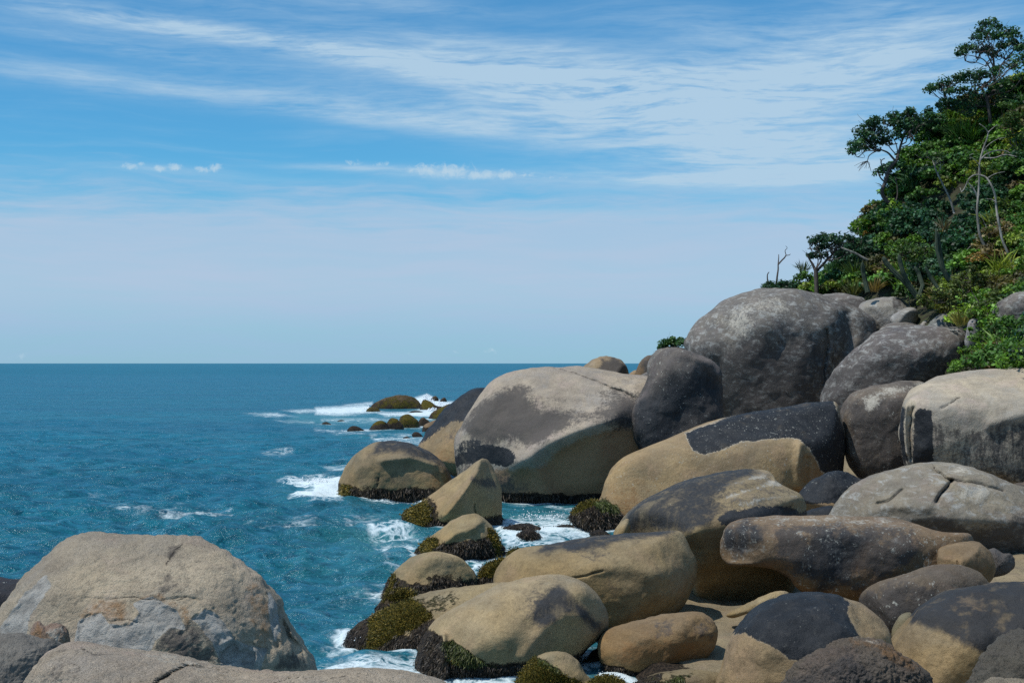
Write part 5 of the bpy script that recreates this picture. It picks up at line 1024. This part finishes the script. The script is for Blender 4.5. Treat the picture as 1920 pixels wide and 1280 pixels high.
tree('tall_tree', "tall airy tree at the top of the hill with a domed crown against the sky", [px_line([(1872,260),(1868,210),(1866,170),(1864,130),(1862,100)], D3, 9, 3), px_line([(1866,150),(1850,118),(1835,108),(1812,103)], D3, 3, 1.2), px_line([(1866,140),(1885,112),(1900,95)], D3, 3.5, 1.5), px_line([(1865,130),(1850,100),(1842,80)], D3, 3, 1.2), px_line([(1850,125),(1830,117),(1810,115)], D3, 1.6, .8)],
     [(1851,42,12,9),(1862,46,12,9),(1840,56,12,9),(1832,72,12,9),(1818,85,12,8),(1806,92,9,7),(1799,101,7,5),(1852,66,14,10),(1866,66,13,10),(1880,58,11,10),(1892,66,11,10),(1902,60,8,8),(1908,78,10,10),(1890,84,14,9),(1874,86,12,8),(1850,92,12,7),(1838,96,9,6),(1912,92,9,8),(1862,100,12,6),(1920,84,10,10)],
     D3, DK, .20, cs=.34, dens=1.25, rlimb=.04, spread=1.0)
tree('spreading_tree', "dark tree with flat tiers of foliage reaching seaward under the tall airy one", [px_line([(1862,270),(1856,220),(1850,185),(1840,165)], 96, 8, 4), px_line([(1850,190),(1825,172),(1795,168),(1765,170)], 96, 4, 1.4), px_line([(1852,200),(1825,200),(1790,205)], 96, 3.5, 1.2), px_line([(1850,180),(1880,160),(1905,140)], 96, 4, 2)],
     [(1744,168,8,5),(1756,162,10,6),(1768,158,12,7),(1782,152,14,8),(1795,142,8,6),(1800,150,14,9),(1816,144,16,9),(1834,138,16,10),(1852,134,16,9),(1870,136,16,10),(1890,124,16,9),(1908,112,14,9),(1925,104,14,12),(1776,170,10,6),(1798,168,12,7),(1762,199,8,5),(1775,190,10,7),(1790,196,12,8),(1808,188,14,9),(1830,172,16,9),(1850,160,16,9),(1836,192,18,12),(1860,182,18,12),(1880,160,16,11),(1900,150,16,12),(1920,140,16,12),(1815,206,16,10),(1885,185,14,10)],
     96, DK, .20, cs=.38, dens=1.5, rlimb=.05, spread=1.0)
D4 = 91
tree('broad_tree', "small flat-topped tree with a stout forked trunk standing behind the domed boulder",
     [px_line([(1532,562),(1531,535),(1530,512),(1530,502)], D4, 9, 8, .05), px_line([(1529,508),(1524,496),(1519,488),(1514,479)], D4, 6, 2.5, .1), px_line([(1533,506),(1541,498),(1550,488),(1560,478),(1566,468)], D4, 5.5, 3.5, .1), px_line([(1530,503),(1536,495),(1540,485),(1536,474),(1528,468),(1514,466)], D4, 3.4, 1.4, .1), px_line([(1530,503),(1534,490),(1530,478),(1522,470)], D4, 2.4, 1.2, .1)],
     [(1524,452,6,6),(1534,448,9,7),(1545,446,11,8),(1558,448,12,8),(1570,446,12,7),(1582,448,12,8),(1594,452,11,8),(1550,458,11,6),(1565,460,13,7),(1580,460,13,7),(1596,462,9,6),(1536,464,7,4),(1541,478,7,4),(1524,478,4,3),(1604,456,8,6)],
     D4, BL, .19, cs=.36, dens=1.3, rlimb=.04)
tree('bare_branch', "bleached fallen branch slanting down to the right of the small flat-topped tree", [px_line([(1576,464),(1592,470),(1606,476),(1620,484),(1630,488),(1650,488)], 88, 3, 5, .1)], [], 94, bark=M_PALE, cat="branch")
tree('bent_trunk', "pale bent bare trunk arching over the cliff edge", [px_line([(1614,446),(1610,436),(1609,428),(1613,422),(1624,419)], 102, 3.5, 2.2, .1)], [], 102, bark=M_PALE, cat="branch")
tree('dead_tree', "leafless dead snag with a crooked branch on the skyline above the domed boulder", [px_line([(1455,540),(1457,520),(1459,505),(1459,496),(1460,484),(1460,477)], 99, 4, 1.2, .05), px_line([(1459,496),(1466,488),(1471,483),(1474,478)], 99, 3, 2.2, .05), px_line([(1474,479),(1480,478),(1482,476)], 99, 1.8, .8, .05), px_line([(1474,478),(1472,470),(1476,465),(1473,461)], 99, 1.6, .6, .05)], [], 99, cat="dead tree")
tree('dead_tree', "short bare stub standing left of the crooked snag", [px_line([(1440,540),(1439,525),(1439,515),(1442,510)], 99, 3, 1.6, .05)], [], 99, cat="dead tree")

# -- bleached and grey trunks in the thicket
D5 = 77
tree('dead_tree', "large bleached dead tree with many forking branches over the thicket",
     [px_line([(1867,508),(1856,485),(1845,460),(1837,440),(1834,420),(1832,400),(1833,378),(1835,355),(1836,330),(1837,305),(1843,280),(1850,262),(1853,248)], D5, 5.6, 2.2, .1),
      px_line([(1853,250),(1847,240),(1836,232)], D5, 2.2, 1, .2), px_line([(1853,248),(1862,240),(1870,234)], D5, 2, .9, .2), px_line([(1838,300),(1848,290),(1862,284),(1880,282),(1896,288)], D5, 2.8, 1.2, .3), px_line([(1845,296),(1865,296),(1885,290),(1906,294)], D5, 2.6, 1.2, .3), px_line([(1840,292),(1850,275),(1868,262),(1885,258)], D5, 2.0, .8, .3),
      px_line([(1834,372),(1826,355),(1817,345),(1813,341)], D5, 3.6, 2.2, .1), px_line([(1832,405),(1826,388),(1823,384)], D5, 1.4, .7, .1), px_line([(1836,310),(1828,300),(1818,292),(1826,288)], D5, 1.6, .8, .2), px_line([(1850,262),(1846,272),(1852,285),(1858,300)], D5, 1.6, 1, .2)], [], D5, bark=M_PALE, cat="dead tree")
tree('dead_tree', "bleached trunk with a hooked branch curling left, right of the large dead tree",
     [px_line([(1899,500),(1890,475),(1880,452),(1876,435),(1871,410),(1868,390),(1866,368),(1860,350),(1850,334),(1840,329),(1828,328),(1818,334),(1813,344),(1808,354),(1803,360)], 75, 5.2, 1.9, .1), px_line([(1803,360),(1800,352)], 75, 1.5, .8, .1), px_line([(1868,380),(1860,374),(1850,373)], 75, 2, 1, .1), px_line([(1852,334),(1866,326),(1884,322)], 75, 2, 1, .2)], [], 80, bark=M_PALE, cat="dead tree")
tree('leaning_tree', "grey-stemmed leaning tree in the middle of the slope", [px_line([(1789,400),(1785,385),(1778,366),(1770,350),(1763,336),(1757,324),(1753,310),(1762,302)], 86, 4, 2.4, .1), px_line([(1757,324),(1750,305),(1744,290)], 86, 2, 1, .2)], [(1760,296,12,8),(1745,288,10,7)], 86, MD, .2, bark=M_PALE, cs=.35, rlimb=.03)

# -- cacti: fluted columns
def cactus(label, cols, D):
    b = P(cols[0][0][0][0], cols[0][0][0][1], D)
    e = empty('column_cactus', tuple(float(v) for v in b)); tag(e, label, 'cactus', 'column cacti in the thicket')
    for line, w in cols:
        pts, r = px_line(line, D, w, w * .85, .1)
        n = len(pts); ts = np.linspace(0, n - 1, (n - 1) * 5 + 1); i = np.clip(ts.astype(int), 0, n - 2); f = (ts - i)[:, None]
        pts = pts[i] * (1 - f) + pts[i + 1] * f; r = np.interp(ts, np.arange(n), r); n = len(pts)
        r[-3:] *= np.array([.92, .75, .4]); tan = np.gradient(pts, axis=0); tan /= np.linalg.norm(tan, axis=1)[:, None]
        a = np.cross(tan, [0, 1, .05]); a /= np.linalg.norm(a, axis=1)[:, None]; bb_ = np.cross(tan, a)
        th = np.linspace(0, 2 * math.pi, 28, endpoint=False); fl = 1 + 0.20 * np.cos(7 * th)
        ring = pts[:, None] + (r[:, None] * fl[None])[..., None] * (a[:, None] * np.cos(th)[None, :, None] + bb_[:, None] * np.sin(th)[None, :, None])
        ii = np.arange(n * 28).reshape(n, 28); nx = np.roll(ii, -1, 1)
        V = np.concatenate([ring.reshape(-1, 3), pts[-1:] + tan[-1:] * r[-2] * .4])
        Q = np.stack([ii[:-1].ravel(), nx[:-1].ravel(), nx[1:].ravel(), ii[1:].ravel()], -1)
        T = np.stack([ii[-1], np.roll(ii[-1], -1), np.full(28, n * 28)], -1)
        link('stem', make_mesh('stem', V, Q, T, smooth=False), M_CACT, e)
cactus("single column cactus on the grassy slope below the bleached slanting branch", [([(1627,548),(1622,525),(1618,508),(1617,492)], 8)], 80)
cactus("column cactus with long stems leaning left over the light grey slab boulder", [([(1722,560),(1708,540),(1690,522),(1672,505),(1660,490),(1656,482)], 9), ([(1720,556),(1702,530),(1693,510),(1688,492),(1685,478)], 8), ([(1722,558),(1730,535),(1722,512),(1715,500)], 7)], 72)
cactus("pair of tall dark upright cactus columns in the middle of the thicket", [([(1782,528),(1768,505),(1763,480),(1760,455),(1758,436)], 8), ([(1778,526),(1765,500),(1757,470),(1755,428)], 6), ([(1762,545),(1745,520),(1735,500)], 6)], 71)

# -- bushes and tussocks one can pick out
def bush(name, label, blobs, D, col, leaf=.15, cs=.30, dens=1.2, n=26, cat="bush", group=None, stems=True, spread=.5):
    c0 = P(np.mean([b[0] for b in blobs]), max(b[1] + b[3] for b in blobs), D)
    runs = []
    if stems:
        for k in range(4):
            t = P(blobs[vr.integers(len(blobs))][0], blobs[vr.integers(len(blobs))][1], D + .2)
            runs.append(twig_run(np.array(c0), t, .035, .012))
    tr = runs or [(np.array([c0, c0 + [0, 0, .1]]), np.array([.02, .01]))]
    return tree(name, label, tr, blobs, D, col, leaf, cs=cs, dens=dens, n=n, cat=cat, group=group, rlimb=.018, spread=spread)
bush('bush', "bright green bush spilling over the rear edge of the pale flat-topped boulder", [(1786,690,10,7),(1798,682,14,9),(1812,672,15,10),(1826,660,16,11),(1820,688,14,8),(1838,645,14,10),(1842,668,15,10),(1856,652,15,11),(1862,672,14,9),(1806,660,9,6),(1835,632,12,7),(1850,628,12,8),(1870,640,14,10),(1844,684,12,7)], 59.5, BR, .13, cs=.24)
bush('bush', "mid-green bush with dry lower twigs at the frame's right edge above the pale flat-topped boulder", [(1886,622,16,10),(1904,612,16,10),(1925,606,16,12),(1900,640,16,12),(1922,645,16,14),(1885,655,13,10),(1905,668,14,9),(1930,672,14,10),(1896,600,10,6),(1940,630,16,16)], 59, MD, .13, cs=.24)
bush('bush', "yellow-green leafy bush above the small pointed pale boulder", [(1820,588,14,9),(1838,578,15,10),(1852,568,14,9),(1842,594,14,9),(1830,608,8,5),(1856,588,12,10),(1862,556,12,9),(1880,546,14,8),(1898,536,15,9),(1918,528,14,9),(1860,604,10,6),(1850,612,10,6)], 65, (.075,.12,.022), .14, cs=.27)
bush('bush', "sunlit yellow-tipped bush overhanging the mottled blue-grey boulder", [(1806,518,14,9),(1820,508,14,8),(1795,530,13,9),(1812,535,15,10),(1830,528,14,10),(1782,548,13,8),(1798,556,14,9),(1770,560,12,8),(1755,552,10,8),(1745,568,12,8),(1765,578,12,7),(1788,570,12,8),(1842,515,12,8),(1732,560,9,7)], 71, (.085,.115,.024), .15, cs=.28)
bush('bush', "small round bush growing on the grey boulder by the skyline gap", [(1248,644,8,5),(1258,638,10,6),(1270,636,10,6),(1280,640,8,6),(1264,645,12,5),(1240,650,5,3)], 84, (.040,.105,.028), .16, cs=.28, dens=1.6)
bush('bush', "low dark bush on the skyline around the foot of the dead snag", [(1436,536,6,4),(1444,533,6,4),(1452,537,7,4),(1464,532,7,5),(1472,533,7,5),(1480,536,8,5),(1492,538,8,5),(1447,541,8,3),(1470,541,10,4)], 98, BL, .18, cs=.3)
bush('bush', "rounded green bush left of the flat-topped tree's trunk", [(1500,520,10,7),(1510,514,10,8),(1520,520,10,8),(1505,532,12,8),(1520,536,12,9),(1515,548,14,7),(1494,530,7,6)], 99, MD, .18, cs=.33)
bush('bush', "grassy bright green bush right of the flat-topped tree's trunk", [(1556,520,12,8),(1545,528,10,8),(1570,512,13,9),(1585,505,13,9),(1560,536,13,7),(1580,528,13,9),(1600,515,12,9),(1552,500,9,7),(1572,492,12,9),(1592,488,10,8)], 97, (.060,.105,.024), .18, cs=.33)
bush('bush', "creeper-covered bush draped like a green cap over the leaning cacti", [(1692,470,14,8),(1708,462,15,8),(1725,464,14,8),(1738,472,12,8),(1684,482,10,7),(1700,482,14,7),(1718,482,14,7),(1736,484,10,6)], 79, (.060,.12,.026), .15, cs=.28)
bush('bush', "pale blue-green creeper patch right of the dark hollow in the thicket", [(1742,500,6,8),(1750,508,6,7),(1746,492,6,6),(1755,500,4,5)], 76, (.08,.17,.09), .14, cs=.22)
bush('bush', "dark green bush crowning the cliff edge left of the umbrella tree's trunk", [(1608,418,9,7),(1618,410,8,7),(1628,402,8,7),(1622,425,12,7),(1640,392,8,8),(1604,432,7,5)], 103, BL, .2, cs=.33)
bush('bush', "dark leafy bush on the skyline just right of the umbrella tree's trunk", [(1694,310,10,8),(1702,300,9,7),(1690,322,9,7),(1708,290,8,7),(1700,318,12,8),(1716,282,8,6)], 103, (.034,.085,.028), .2, cs=.34)
bush('bush', "rounded yellow-green bush halfway up the right edge of the frame", [(1900,215,16,10),(1888,230,14,10),(1915,232,14,12),(1902,250,15,10),(1925,255,14,12),(1890,200,12,8),(1912,275,14,9)], 88, (.060,.110,.020), .17, cs=.32)
bush('bush', "bush with bright leaves beside the hooked bleached trunk", [(1872,378,10,7),(1884,384,11,8),(1878,398,10,8),(1866,410,10,8),(1862,430,11,8),(1870,445,12,8),(1884,420,11,8),(1856,450,10,8)], 79, (.075,.125,.022), .16, cs=.3)
bush('bush', "yellow-leaved bush behind the large bleached dead tree", [(1836,318,9,6),(1848,312,8,6),(1826,325,9,6),(1858,322,8,5),(1832,306,8,5)], 87, YG, .17, cs=.3)

def tussock(label, px, py, D, h, n, col, spread=1.0, name='grass_tussock', cat='grass tuft'):
    b = P(px, py, D); e = empty(name, tuple(float(v) for v in b)); tag(e, label, cat, None)
    L = Leaves(); a = vr.random(n) * 6.283; t = 0.15 + spread * vr.random(n) * 0.9
    base = b + np.stack([np.cos(a), np.sin(a), 0 * a], -1) * (vr.random((n, 1)) * .25 * h)
    tip = base + np.stack([np.cos(a) * t, np.sin(a) * t, 1.1 - 0.5 * t], -1) * h * (.6 + .6 * vr.random((n, 1)))
    L.blades(base, tip, .055 * max(h, 1), np.array(col) * (1 + .35 * vr.normal(size=(n, 1))).clip(.4, 1.8))
    link('blades', L.mesh('blades'), M_LEAF, e)
tussock("yellow grass tuft left of the small pointed pale boulder", 1803, 612, 66, .85, 90, (.30, .27, .06), .6)
tussock("pale dry palm-like tuft high on the slope under the spreading tree", 1822, 246, 99, 1.5, 120, (.30, .28, .11), 1.1)
tussock("orange dry frond tuft on the upper slope left of the pale tuft", 1752, 280, 102, 1.5, 120, (.27, .22, .08), 1.1)
tussock("orange-yellow dry tuft just below the upper slope's frond tuft", 1786, 292, 98, 1.2, 80, (.28, .20, .06), .9)
tussock("red and yellow bromeliads at the foot of the single column cactus", 1640, 548, 84, .9, 100, (.19, .13, .04), 1.0)
tussock("grey-green feathery palm tuft on the skyline left of the flat-topped tree", 1506, 512, 100, .9, 70, (.08, .11, .055), 1.0)
tussock("tall green grass clump on the open patch of slope left of the single cactus", 1605, 530, 90, 1.5, 200, (.085, .13, .03), .7)
tussock("yellowish grass clump right of the single column cactus", 1600, 556, 88, 1.1, 120, (.11, .12, .04), .8)
tussock("bright green arching grass clump near the top of the slope", 1800, 265, 97, 1.5, 160, (.075, .14, .03), 1.1)
tussock("tan dead frond tuft above the pair of dark cactus columns", 1770, 432, 82, .8, 45, (.12, .095, .05), .9)

# -- the thicket: one uncountable mass over the slope
L = Leaves(); mass_runs = []
def thicket_plant(px, py, D, R, lift):
    c = P(px, py, D - lift); q = np.array([[px / 70., py / 70., 3.]]); hue = fbm(q, 2, 77)[0] * 1.2 + .38 * vr.normal()
    col = np.array(MD if hue < .22 else (BR if hue < .60 else (YG if hue < 1.0 else OL))) if hue > -.22 else np.array(DK if hue > -.7 else BL)
    if vr.random() < .04: col = np.array(DRY) * .7
    kind = vr.random()
    if kind < .07:        # grassy or frondy plants among the bushes
        n_ = 110; a = vr.random(n_) * 6.283; tl = .2 + vr.random(n_)
        base = np.tile(c, (n_, 1)) + vr.normal(size=(n_, 3)) * .25
        tip = base + np.stack([np.cos(a) * tl, np.sin(a) * tl, 1.2 - .6 * tl], -1) * R * (.7 + .5 * vr.random((n_, 1)))
        L.blades(base, tip, .075, col * (1 + .3 * vr.normal(size=(n_, 1))).clip(.4, 1.7) * np.array([1.4, 1.25, 1.0]))
        return
    # a bush is several rounded heads, each leafy on its upper side and open and shaded below
    heads = int(2 + R * 2.6)
    for _ in range(heads):
        d = vr.normal(size=3); d /= np.linalg.norm(d); d[2] = abs(d[2]) * .8 - .15
        hc = c + d * R * .72; hr = R * (.30 + .22 * vr.random())
        kk = int(9 + 16 * hr * hr)
        e = vr.normal(size=(kk, 3)); e[:, 2] = np.abs(e[:, 2]) + .1; e[:, 1] -= .25; e /= np.linalg.norm(e, axis=1)[:, None]
        q = hc + e * hr * (.75 + .35 * vr.random((kk, 1))) * np.array([1.15, 1.15, .85])
        hcol = col * (1 + .25 * vr.normal()) if vr.random() > .06 else col * np.array([1.9, 1.5, 1.0])
        L.clump(q, .24 * (.7 + .6 * vr.random(kk)), 11, hcol * (1 + .15 * vr.normal(size=(kk, 1))), .10 + .0014 * D, .6, .38)
    if vr.random() < .22:
        a = c + np.array([0, .3, -R]); bq = c + vr.normal(size=3) * R * .8 + np.array([0, -R * .5, R * .5]); mass_runs.append(twig_run(a, bq, .035, .012, 5, .12))
cnt = 0
for k in range(9000):
    if cnt >= 640: break
    px = 1425 + vr.random() ** 0.75 * 800; s0 = np.interp(px, SIL[:, 0], SIL[:, 1]); b0 = np.interp(px, BOT[:, 0], BOT[:, 1]) - 26
    if b0 < s0: continue
    if vr.random() > (b0 - s0 + 40) / 560: continue
    t = vr.random(); py = s0 + 4 + t * (b0 - s0)
    if 1745 < px < 1860 and py > 600: continue
    if 1540 < px < 1735 and py > 556: continue
    py += max(0, 24 - (py - s0)) * .8
    D = float(hillD(px, py)); R = (.65 + 1.15 * vr.random() ** 1.4) * (0.75 + .25 * D / 100)
    if px < 1660: R *= .72
    thicket_plant(px, py, D, R, .3 + 1.3 * vr.random()); cnt += 1
for px in np.arange(1478, 1930, 7.0):        # the ragged upper edge against the sky
    R_ = vr.uniform(.5, .95); py = np.interp(px, SIL[:, 0], SIL[:, 1]) + 26 * R_ + vr.uniform(-3, 6)
    thicket_plant(px + vr.normal() * 3, py, float(hillD(px, py)), R_, vr.uniform(0, .6))
for px in np.arange(1545, 1735, 9.0):        # low growth above the grey slabs
    thicket_plant(px + vr.normal() * 3, 520 + vr.uniform(0, 26), float(hillD(px, 530)), vr.uniform(.6, 1.0), vr.uniform(.3, 1.0))
o = link('undergrowth', L.mesh('undergrowth'), M_LEAF); tag(o, "dense tangled thicket covering the hillside", "thicket", kind='stuff')
o = link('bare_twigs', tubes('bare_twigs', mass_runs, 5), M_PALE); tag(o, "bare pale twigs tangled through the thicket", "twigs", kind='stuff')

# ------------------------------------------------------------------ weed and moss tufts on the wave-washed rocks
mt, N = material("weed_tufts")
bs = N.new('ShaderNodeBsdfPrincipled'); N.l.new(N.attr('leafcol', 'Color'), bs.inputs['Base Color']); bs.inputs['Roughness'].default_value = 0.6
out = N.new('ShaderNodeOutputMaterial'); N.l.new(bs.outputs[0], out.inputs[0])
for (ro, p, rd, mo, we, cr, D) in moss_samples:
    keep = (mo + we > .45) | (vr.random(len(p)) < .35)
    p, rd, mo, we, cr = p[keep], rd[keep], mo[keep], we[keep], cr[keep]
    n = min(12000, len(p) * 3); i = vr.integers(0, len(p), n)
    pix = D / 1422.0
    b = p[i] + vr.normal(size=(n, 3)) * pix * 0.9; isM = mo[i] >= np.maximum(we[i], cr[i]); isW = we[i] > np.maximum(mo[i], cr[i])
    ln = np.where(isM, 1.9, 4.2) * pix * (.5 + vr.random(n))
    dirv = rd[i] * np.where(isM, .9, .35)[:, None] + vr.normal(size=(n, 3)) * .35 + np.array([0, 0, -1]) * np.where(isM, -.1, .9)[:, None]
    dirv /= np.linalg.norm(dirv, axis=1)[:, None]
    b = b - rd[i] * pix * .3
    tip = b + dirv * ln[:, None]
    u = vr.random((n, 1))
    cM = np.array([.21, .145, .014]) * (1 - u) + np.array([.075, .070, .012]) * u
    cC = np.where(vr.random((n, 1)) < .45, np.array([.060, .042, .024]), np.array([.020, .015, .010]))
    cW = np.array([.070, .080, .018]) * (.5 + u)
    col = np.where(isM[:, None], cM, np.where(isW[:, None], cW, cC)) * (1 + .3 * vr.normal(size=(n, 1))).clip(.3, 1.8)
    L = Leaves(); L.blades(b, tip, pix * np.where(isM, 1.1, .8)[:, None], col)
    o = link('seaweed', L.mesh('seaweed'), mt, ro); tag(o, kind='stuff')

# ------------------------------------------------------------------ spray thrown up behind the islets
V = []; T = []
octv = np.array([(1,0,0),(-1,0,0),(0,1,0),(0,-1,0),(0,0,1),(0,0,-1)], float)
octf = np.array([(0,2,4),(2,1,4),(1,3,4),(3,0,4),(2,0,5),(1,2,5),(3,1,5),(0,3,5)])
k = 0
for (cx_, cy_, wx_, hy_, D, n) in [(800,748,16,9,203,420),(785,756,10,5,200,160),(825,757,26,4,200,260),(812,768,14,4,182,120),(690,764,8,3,190,60),(600,905,34,8,72,240),(1020,976,50,7,56,260),(1150,1266,26,5,27.6,160),(668,1192,12,9,31.5,120)]:
    a = vr.normal(size=n) * .45; up_ = vr.random(n) ** 1.8
    px = cx_ + a * wx_; py = cy_ + hy_ - up_ * hy_ * 2 * np.exp(-a * a)
    c = P(px, py, D + vr.normal(size=n) * .8); c[:, 2] = np.maximum(c[:, 2], .03)
    r = D / 1422 * (.25 + .65 * vr.random(n) ** 2)
    v = c[:, None] + octv[None] * r[:, None, None]
    V.append(v.reshape(-1, 3)); T.append((octf[None] + (k + np.arange(n) * 6)[:, None, None]).reshape(-1, 3)); k += n * 6
ms, N = material("spray_droplets")
bs = N.new('ShaderNodeBsdfDiffuse'); bs.inputs[0].default_value = (.85, .88, .9, 1); out = N.new('ShaderNodeOutputMaterial'); N.l.new(bs.outputs[0], out.inputs[0])
o = link('spray', make_mesh('spray', np.concatenate(V), None, np.concatenate(T)), ms); tag(o, "white droplets of spray thrown up where waves break", "spray", kind='stuff')
